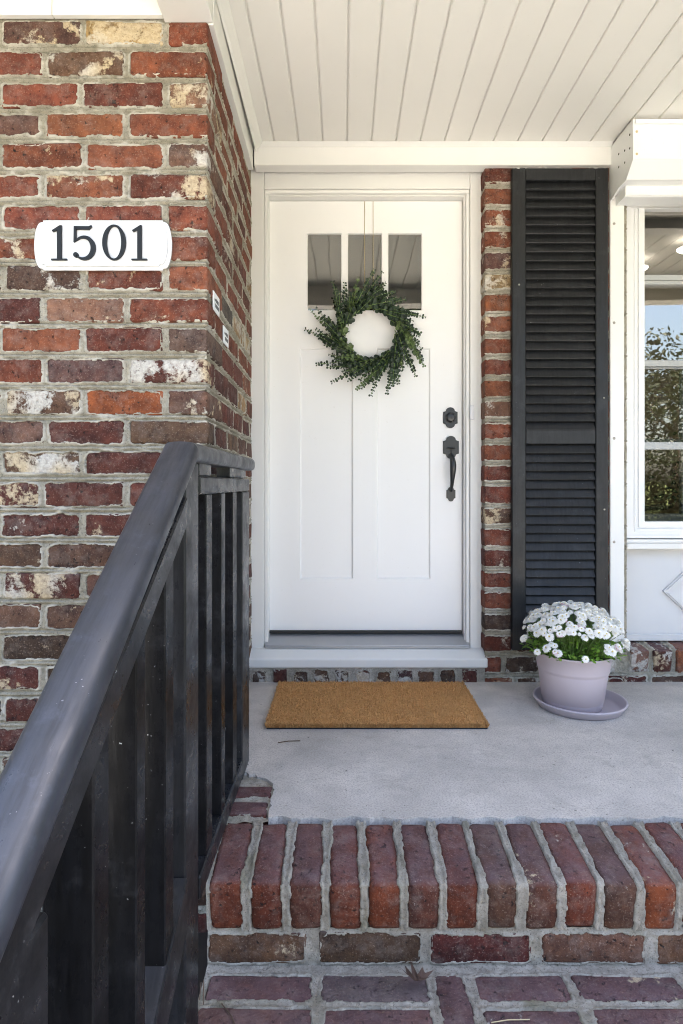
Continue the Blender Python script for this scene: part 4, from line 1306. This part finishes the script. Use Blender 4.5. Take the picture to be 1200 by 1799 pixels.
bm_tube(bm, [(1.40, 2.90, 0.752), (1.47, 2.90, 0.758), (1.53, 2.90, 0.765), (1.555, 2.90, 0.768)], [0.012, 0.014, 0.018, 0.010], 10)
tag(put('driftwood', me_bm(bm, True), M['log']), 'dark piece of wood lying inside on the window sill', 'wood')

# ================================================================ railing
rl = thing('stair_railing', (-0.32, 1.2, -0.43), 'black painted wooden stair railing with rounded hand rail and square balusters', 'railing')
RX = -0.295
capc = RX - 0.018
def rounded_profile(wd, ht, n=5, r=0.0125):
    pts = []
    for (sx_, sz_, a0) in ((1, 1, 0), (-1, 1, 90), (-1, -1, 180), (1, -1, 270)):
        for i in range(n):
            a = rad(a0 + 90 * i / (n - 1))
            pts.append((sx_ * (wd / 2 - r) + r * math.cos(a), sz_ * (ht / 2 - r) + r * math.sin(a)))
    return [(x, z + (0.0035 * (1 - (2 * x / wd) ** 2) if z > 0 else 0)) for x, z in pts[:n]] + [(x, ht / 2 + 0.0035 * (1 - (2 * x / wd) ** 2)) for x in (0.010, 0.0, -0.010)] + [(x, z + (0.0035 * (1 - (2 * x / wd) ** 2) if z > 0 else 0)) for x, z in pts[n:]]
def cap_seg(pA, pB, wd, ht, cutA=0.0, cutB=0.0):
    """rail from pA to pB (y,z) in the plane x=capc, ends sheared to vertical/mitre by cut (dy per dz)"""
    prof = rounded_profile(wd, ht)
    ang = math.atan2(pB[1] - pA[1], pB[0] - pA[0])
    bm = bmesh.new()
    rings = []
    L = math.hypot(pB[0] - pA[0], pB[1] - pA[1])
    ns = 14
    for i in range(ns + 1):
        f = i / ns
        ring = []
        for (a, b) in prof:
            s = f * L + b * (cutA * (1 - f) + cutB * f)
            y = pA[0] + s * math.cos(ang) - b * math.sin(ang)
            z = pA[1] + s * math.sin(ang) + b * math.cos(ang)
            ring.append(bm.verts.new((capc + a, y, z)))
        rings.append(ring)
    n = len(prof)
    for i in range(ns):
        for k in range(n): bm.faces.new((rings[i][k], rings[i][(k + 1) % n], rings[i + 1][(k + 1) % n], rings[i + 1][k]))
    for rg in (rings[0][::-1], rings[-1]):
        bm.faces.new(rg)
    bmesh.ops.recalc_face_normals(bm, faces=bm.faces)
    me = me_bm(bm, True)
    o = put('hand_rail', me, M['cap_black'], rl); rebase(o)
    me.set_sharp_from_angle(angle=rad(50)) if hasattr(me, 'set_sharp_from_angle') else None
    return o
PT = 0.645
zlev = CAMZ + 0.060
yk = 1.186
th = math.atan(PT)
mit = math.tan(th / 2)
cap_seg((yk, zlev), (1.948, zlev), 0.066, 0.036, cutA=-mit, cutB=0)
ye = 0.40
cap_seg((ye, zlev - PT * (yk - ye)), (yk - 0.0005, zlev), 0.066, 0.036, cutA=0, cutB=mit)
def slope_box(name, y0, y1, zt0, zt1, h, xw0, xw1):
    """board whose top runs from (y0,zt0) to (y1,zt1), ends vertical"""
    return prism(name, [(y0, zt0 - h), (y1, zt1 - h), (y1, zt1), (y0, zt0)], 'x', xw0, xw1, M['rail_faded'], rl, 0.003)
# level section
lvl = box('upper_rail', RX - 0.045, RX + 0.003, 1.256, 1.912, CAMZ - 0.022, CAMZ + 0.016, M['rail_faded'], rl, 0.004)
box('lower_rail', RX - 0.045, RX + 0.004, 1.256, 1.797, CAMZ - 0.852, CAMZ - 0.803, M['rail_faded'], rl, 0.004)
box('spacer_block', RX - 0.035, RX + 0.000, 1.26, 1.375, CAMZ + 0.0165, CAMZ + 0.044, M['rail_faded'], rl, 0.002)
box('spacer_block', RX - 0.035, RX + 0.000, 1.60, 1.86, CAMZ + 0.0165, CAMZ + 0.044, M['rail_faded'], rl, 0.002)
# posts
box('post', RX - 0.048, RX, 1.152, 1.2545, -0.43, CAMZ + 0.043, M['rail_faded'], rl, 0.004)
box('post', RX - 0.050, RX, 1.798, 1.93, 0.0, CAMZ - 0.0225, M['rail_faded'], rl, 0.004)
SP = 0.60
def sub_bot(y): return CAMZ - 0.083 - SP * (1.142 - y)
box('post', RX - 0.125, RX - 0.002, 0.52, 0.622, -0.43, sub_bot(0.53) + 0.02, M['rail_faded'], rl, 0.004)
o = slope_box('upper_rail', 0.45, 1.151, sub_bot(0.45) + 0.055, sub_bot(1.151) + 0.055, 0.055, RX - 0.044, RX + 0.004); rebase(o)
o = slope_box('lower_rail', 0.623, 1.151, CAMZ - 0.735 - 0.5 * 0.528, CAMZ - 0.735, 0.10, RX - 0.044, RX + 0.004); rebase(o)
def low_top(y): return CAMZ - 0.735 - 0.5 * (1.151 - y)
for (a, b) in ((1.325, 1.385), (1.487, 1.538), (1.642, 1.703)):
    box('baluster', RX - 0.062, RX, a, b, CAMZ - 0.8035, CAMZ - 0.0215, M['rail_black'], rl, 0.0025)
for (a, b) in ((0.727, 0.775), (0.878, 0.917), (1.020, 1.070)):
    box('baluster', RX - 0.062, RX, a, b, low_top(a) - 0.01, sub_bot(b) + 0.012, M['rail_black'], rl, 0.0025)
for (a, b) in ((0.98, 1.08), (0.66, 0.76)):
    prism_o = prism('spacer_block', [(a, sub_bot(a) + 0.0545), (b, sub_bot(b) + 0.0545), (b, zlev - PT * (yk - b) - 0.020), (a, zlev - PT * (yk - a) - 0.020)], 'x', RX - 0.034, RX - 0.001, M['rail_faded'], rl)
    rebase(prism_o)

# ================================================================ doormat
mt = thing('doormat', (0.06, 2.42, 0.0), 'plain brown coir doormat in front of the white door', 'doormat')
mx0, mx1, my0, my1 = -0.272, 0.512, 2.178, 2.655
box('backing', mx0, mx1, my0, my1, 0.0005, 0.006, M['rubber'], mt, 0.001)
NP = 26000
px = RNG.uniform(mx0, mx1, NP); py = RNG.uniform(my0, my1, NP)
edge = NP // 9
py[:edge] = my0 + RNG.rand(edge) * 0.004
px[edge:edge + 900] = mx0 + RNG.rand(900) * 0.004; px[edge + 900:edge + 1800] = mx1 - RNG.rand(900) * 0.004
ang = RNG.uniform(0, PI, NP); wv = RNG.uniform(0.0012, 0.0022, NP)
hz_ = 0.019 + RNG.uniform(-0.003, 0.003, NP)
lx = RNG.normal(0, 0.0028, NP); ly = RNG.normal(0, 0.0028, NP)
lx += np.where(px > mx1 - 0.006, 0.004, 0) - np.where(px < mx0 + 0.006, 0.004, 0); ly -= np.where(py < my0 + 0.006, 0.003, 0)
A = np.stack([px - np.cos(ang) * wv, py - np.sin(ang) * wv, np.full(NP, 0.006)], -1)
B = np.stack([px + np.cos(ang) * wv, py + np.sin(ang) * wv, np.full(NP, 0.006)], -1)
D = np.stack([px + lx + np.cos(ang) * wv * .5, py + ly + np.sin(ang) * wv * .5, hz_], -1)
E = np.stack([px + lx - np.cos(ang) * wv * .5, py + ly - np.sin(ang) * wv * .5, hz_], -1)
co = np.stack([A, B, D, E], 1).reshape(-1, 3) - np.array(mt.location)
me = bpy.data.meshes.new('pile')
me.vertices.add(NP * 4); me.vertices.foreach_set('co', co.astype(np.float32).ravel())
me.loops.add(NP * 4); me.loops.foreach_set('vertex_index', np.arange(NP * 4, dtype=np.int32))
me.polygons.add(NP); me.polygons.foreach_set('loop_start', np.arange(0, NP * 4, 4, dtype=np.int32))
me.update(calc_edges=True)
o = put('pile', me, M['coir']); o.parent = mt; o.location = (0, 0, 0); o['kind'] = 'stuff'
box('pile_base', mx0 + .002, mx1 - .002, my0 + .003, my1 - .002, 0.0062, 0.0145, M['coir'], mt, 0.002)

# ================================================================ flower pot, saucer, mums
sc_c = (0.926, 2.41)
tag(put('plant_saucer', lathe_me([(0.0001, 0.006), (0.135, 0.006), (0.150, 0.010), (0.163, 0.030), (0.168, 0.034), (0.174, 0.034), (0.175, 0.030), (0.172, 0.026), (0.158, 0.003), (0.150, 0.0), (0.0001, 0.0)], 64), M['pot'], None, (*sc_c, 0.0)),
    'round mauve plastic saucer under the flower pot', 'saucer')
pc = (0.896, 2.405)
pprof = [(0.0001, 0.0), (0.104, 0.0), (0.110, 0.004), (0.1135, 0.028), (0.1145, 0.030), (0.116, 0.031), (0.1295, 0.134), (0.1305, 0.140), (0.1335, 0.143), (0.1345, 0.150), (0.1425, 0.200), (0.1465, 0.2035), (0.1475, 0.207), (0.146, 0.210), (0.142, 0.210), (0.139, 0.206), (0.130, 0.150), (0.110, 0.02)]
pot = tag(put('flower_pot', lathe_me(pprof, 64), M['pot'], None, (*pc, 0.0068), (0, rad(0.8), 0)), 'tapered mauve plastic flower pot with banded rim standing on its saucer', 'flower pot')
mum = thing('chrysanthemum', (*pc, 0.19), 'dome of small white chrysanthemums growing in the mauve pot', 'flowers')
o = put('soil', lathe_me([(0.0001, 0.004), (0.06, 0.002), (0.131, 0.0)], 32), M['soil'], mum, (*pc, 0.180))
PCV = Vector((*pc, 0))
def flower_me(seed, pink=False):
    r = random.Random(seed)
    bm = bmesh.new()
    mi = []
    def petal(a, L, wd, z0_, z1_, m):
        c, s = math.cos(a), math.sin(a)
        def P(u, v, z): return bm.verts.new((c * u - s * v, s * u + c * v, z))
        p = [P(0.003, -wd * .35, z0_), P(0.003, wd * .35, z0_), P(L * .65, wd * .5, (z0_ + z1_) / 2 + .001), P(L, wd * .22, z1_), P(L, -wd * .22, z1_), P(L * .65, -wd * .5, (z0_ + z1_) / 2 + .001)]
        f = bm.faces.new(p); f.material_index = m
    for (n, L, wd, z0_, z1_) in ((17, 0.0195, 0.0066, 0.0, -0.003), (15, 0.0172, 0.0062, 0.002, 0.003), (12, 0.0135, 0.0056, 0.003, 0.0075), (8, 0.0088, 0.0046, 0.004, 0.0095)):
        off = r.random()
        for k in range(n):
            petal(2 * PI * (k + off) / n + r.uniform(-.06, .06), L * r.uniform(.9, 1.08), wd, z0_, z1_ + r.uniform(-.001, .001), 3 if (pink and n == 17) else 0)
    cr = [bm.verts.new((0.0033 * math.cos(2 * PI * k / 8), 0.0033 * math.sin(2 * PI * k / 8), 0.0075)) for k in range(8)]
    ct = bm.verts.new((0, 0, 0.0092))
    for k in range(8):
        f = bm.faces.new((cr[k], cr[(k + 1) % 8], ct)); f.material_index = 1
    # calyx and short stem
    kk = [bm.verts.new((0.006 * math.cos(2 * PI * k / 6), 0.006 * math.sin(2 * PI * k / 6), -0.001)) for k in range(6)]
    kt = bm.verts.new((0, 0, -0.008))
    for k in range(6):
        f = bm.faces.new((kk[(k + 1) % 6], kk[k], kt)); f.material_index = 2
    me = bpy.data.meshes.new('flower')
    bm.to_mesh(me); bm.free()
    for m in ('petal', 'pollen', 'mum_stem', 'petal_pink'): me.materials.append(M[m])
    return me
fms = [flower_me(i) for i in range(5)] + [flower_me(9, True)]
GA = PI * (3 - math.sqrt(5))
base_z = 0.215
stems = []
DC = PCV + Vector((0, 0, base_z))
nF = 0
for i in range(380):
    f = (i + 0.5) / 380
    ph = math.acos(1 - f * 0.93)                   # polar angle from straight up
    a = i * GA + random.uniform(-.2, .2)
    rj = random.uniform(0.94, 1.04)
    n = Vector((math.sin(ph) * math.cos(a), math.sin(ph) * math.sin(a), math.cos(ph)))
    if ph > 1.10 and random.random() < 0.66: continue
    p = DC + Vector((n.x * 0.203 * rj, n.y * 0.19 * rj, n.z * 0.155 * rj + 0.028 - 0.02 * (ph > 1.2)))
    if p.y > 2.655: p.y = 2.655 - random.uniform(0, .02)
    nn = (n * 0.8 + Vector((random.gauss(0, .25), -0.12 + random.gauss(0, .2), 0.45))).normalized()
    e = nn.to_track_quat('Z', 'Y').to_euler()
    me = fms[5] if random.random() < 0.05 else random.choice(fms[:5])
    o = put('flower', me, None, mum, p, e)
    s = random.uniform(0.58, 0.98)
    o.scale = (s, s, s)
    stems.append((p, nn))
for j in range(14):                                 # half-open buds
    a = random.uniform(0, 2 * PI); ph = random.uniform(0.5, 1.35)
    n = Vector((math.sin(ph) * math.cos(a), math.sin(ph) * math.sin(a), math.cos(ph)))
    p = DC + Vector((n.x * 0.2, n.y * 0.18, n.z * 0.15 + 0.02))
    if p.y > 2.655: continue
    put('bud', lathe_me([(0.0001, 0.011), (0.006, 0.008), (0.0075, 0.003), (0.005, -0.002), (0.0001, -0.004)], 8), M['petal'], mum, p, n.to_track_quat('Z', 'Y').to_euler())
bm = bmesh.new()
for (p, n) in stems:
    b = PCV + Vector(((p.x - PCV.x) * 0.35, (p.y - PCV.y) * 0.35, 0.18))
    m1 = b.lerp(p, 0.55) + Vector((0, 0, 0.012))
    bm_tube(bm, [b, m1, p - n * 0.004], [0.0017, 0.0014, 0.0011], 4, False)
o = put('stems', me_bm(bm, True), M['mum_stem'], mum); rebase(o)
bm = bmesh.new()
for i in range(1500):
    ph = math.acos(random.uniform(0.0, 1.0)); a = random.uniform(0, 2 * PI)
    rr_ = random.uniform(0.45, 0.93)
    p = DC + Vector((math.sin(ph) * math.cos(a) * 0.20 * rr_, math.sin(ph) * math.sin(a) * 0.185 * rr_, math.cos(ph) * 0.14 * rr_ - 0.012 + random.uniform(-.012, .012)))
    if math.hypot(p.x - PCV.x, p.y - PCV.y) > 0.13 and p.z < 0.218: p.z = 0.218 + random.uniform(0, .02)
    t = Vector((math.cos(a), math.sin(a), random.uniform(-.5, .9)))
    t = (t + Vector((random.gauss(0, .5), random.gauss(0, .5), random.gauss(0, .4)))).normalized()
    leaf_disc(bm, p, t, Vector((random.gauss(0, .4), random.gauss(0, .4), 1)), random.uniform(0.0055, 0.0105), random.uniform(0.5, 0.75))
for v in bm.verts:
    if v.co.y > 2.658: v.co.y = 2.658
o = put('foliage', me_bm(bm), M['mum_leaf'], mum); rebase(o); o['kind'] = 'stuff'

# ================================================================ small things on the ground
bm = bmesh.new()
out = []
lob = [(0.0, -0.035), (0.008, -0.02), (0.026, -0.024), (0.020, -0.008), (0.040, 0.006), (0.021, 0.010), (0.018, 0.032), (0.006, 0.020), (0.0, 0.046), (-0.007, 0.021), (-0.021, 0.030), (-0.020, 0.009), (-0.038, 0.002), (-0.019, -0.009), (-0.024, -0.024), (-0.007, -0.019)]
ctr = bm.verts.new((0, 0, 0.004))
rv = []
for k, (x, y) in enumerate(lob):
    r_ = math.hypot(x, y)
    rv.append(bm.verts.new((x * 0.85, y, 0.004 + 9 * r_ * r_ + random.uniform(-.004, .004))))
mid = [bm.verts.new((q.co.x * .5, q.co.y * .5, 0.5 * q.co.z * 0.7 + random.uniform(-.002, .002))) for q in rv]
for k in range(len(rv)):
    j = (k + 1) % len(rv)
    bm.faces.new((rv[k], rv[j], mid[j], mid[k])); bm.faces.new((mid[k], mid[j], ctr))
bm_tube(bm, [(0, -0.012, 0.004), (0.003, -0.05, 0.012), (0.006, -0.075, 0.008)], 0.0012, 5)
tag(put('dead_leaf', me_bm(bm), M['dead_leaf'], None, (0.160, 1.318, ZT2 + 0.028), (rad(48), rad(14), rad(165))), 'curled brown dead leaf lying on the lower brick step', 'leaf')
bpy.data.objects['dead_leaf'].scale = (1.15, 1.15, 1.15)
bm = bmesh.new()
bm_tube(bm, [(-0.218, 2.06, 0.003), (-0.185, 2.07, 0.004), (-0.145, 2.075, 0.003)], 0.0016, 5)
tag(put('twig', me_bm(bm), M['needle']), 'thin dry twig on the concrete in front of the doormat', 'twig')
for i, (p, q, r_, lb) in enumerate((((-0.295, 1.30, -0.18), (-0.29, 1.27, -0.30), (-0.283, 1.245, -0.42), 'long dry pine needle hanging at the left end of the brick step, the inner one'),
                                    ((-0.305, 1.32, -0.20), (-0.308, 1.28, -0.30), (-0.300, 1.25, -0.42), 'long dry pine needle hanging at the left end of the brick step, the outer one'))):
    bm = bmesh.new()
    bm_tube(bm, [p, q, r_], 0.0011, 5)
    tag(put('pine_needle', me_bm(bm), M['needle']), lb, 'pine needle')
bm = bmesh.new()
bm_tube(bm, [(-0.255, 1.29, ZT2 + 0.003), (-0.23, 1.26, ZT2 + 0.004), (-0.21, 1.225, ZT2 + 0.003)], 0.0012, 5)
tag(put('pine_needle', me_bm(bm), M['needle']), 'short dry pine needle lying on the lower brick step beside the railing', 'pine needle')
bm = bmesh.new()
bm_tube(bm, [(0.30, 1.245, ZT2 + 0.003), (0.335, 1.25, ZT2 + 0.004), (0.38, 1.252, ZT2 + 0.003)], 0.0011, 5)
tag(put('pine_needle', me_bm(bm), M['cord']), 'pale dry pine needle lying on the lower brick step under the dead leaf', 'pine needle')

# ================================================================ trees across the yard (they show in the panes)
def hedge_me(seed, L, n):
    r = random.Random(seed)
    vs_, fs_ = [], []
    for i in range(n):
        p = Vector((r.uniform(-L / 2, L / 2), r.gauss(0, .28), abs(r.gauss(0.55, .38))))
        p.z = min(p.z * 1.5, 1.9 + 0.12 * math.sin(p.x * 3.1))
        t = Vector((r.gauss(0, 1), r.gauss(0, 1), r.gauss(0, .8))).normalized(); q_ = t.cross(Vector((r.gauss(0, 1), r.gauss(0, 1), 1)).normalized()).normalized()
        q = r.uniform(.025, .055); k = len(vs_)
        vs_ += [p - t * q, p + q_ * q * .6, p + t * q, p - q_ * q * .6]
        fs_.append((k, k + 1, k + 2, k + 3))
    me = me_from(vs_, fs_); me.materials.append(M['hedge_leaf'])
    return me
tag(put('hedge', hedge_me(5, 13, 52000), None, None, (8.0, -8.2, -0.43), (0, 0, rad(8))), 'clipped green hedge across the yard, seen only in the window panes', 'hedge')  # added behind the camera so the window reflects something dark
def crown_me(seed, rx, rz, n):
    r = random.Random(seed)
    vs_, fs_ = [], []
    blobs = [(r.gauss(0, rx * .45), r.gauss(0, rx * .45), r.uniform(-.6, .7) * rz, r.uniform(.3, .55) * rx) for _ in range(16)]
    for i in range(n):
        b = r.choice(blobs)
        u = Vector((r.gauss(0, 1), r.gauss(0, 1), r.gauss(0, 1))).normalized() * b[3] * r.uniform(.5, 1.05)
        p = Vector((b[0], b[1], b[2])) + u
        t = Vector((r.gauss(0, 1), r.gauss(0, 1), r.gauss(0, .6))).normalized(); s = t.cross(Vector((r.gauss(0, 1), r.gauss(0, 1), 1)).normalized()).normalized()
        q = r.uniform(.07, .15)
        k = len(vs_)
        vs_ += [p - t * q, p + s * q * .5, p + t * q, p - s * q * .5]
        fs_.append((k, k + 1, k + 2, k + 3))
    me = me_from(vs_, fs_)
    me.materials.append(M['tree_leaf'])
    return me
cm = [crown_me(1, 2.6, 2.6, 5200), crown_me(2, 2.2, 3.0, 4800)]
trees = [(-5.5, -15.5, 1.25, 'broad leafy tree reflected in the left door pane'), (0.6, -17.0, 1.45, 'tall leafy tree straight across the yard from the door'), (6.5, -21, 1.0, 'leafy tree across the drive opposite the shutter'),
         (11.5, -19, 1.05, 'low bushy tree reflected in the window'), (16.0, -24, 0.95, 'leafy tree at the far end of the drive'), (8.0, -13.0, 0.7, 'small young tree near the drive reflected in the window'), (-12.5, -21, 1.3, 'large tree at the left side of the yard')]
for i, (x, y, s, lb) in enumerate(trees):
    t = thing('tree', (x, y, -0.43), lb, 'tree', 'trees across the yard')
    H = 3.6 * s
    bm = bmesh.new()
    bm_tube(bm, [(0, 0, 0), (0.05, 0.03, H * .5), (0.0, 0.1, H), (0.1, 0, H * 1.5)], [0.24 * s, 0.19 * s, 0.15 * s, 0.05 * s], 9)
    for k in range(6):
        a = k * 1.05 + i
        bm_tube(bm, [(0, 0.05, H * (.72 + .07 * k)), (math.cos(a) * .7 * s, math.sin(a) * .7 * s, H * (.95 + .06 * k)), (math.cos(a) * 1.6 * s, math.sin(a) * 1.6 * s, H * (1.12 + .08 * k))], [0.08 * s, 0.05 * s, 0.02 * s], 6)
    put('trunk', me_bm(bm, True), M['bark'], t, (x, y, -0.43))
    o = put('crown', cm[i % 2], None, t, (x, y, -0.43 + H * 1.35), (0, 0, i * 1.3))
    o.scale = (s, s, s)
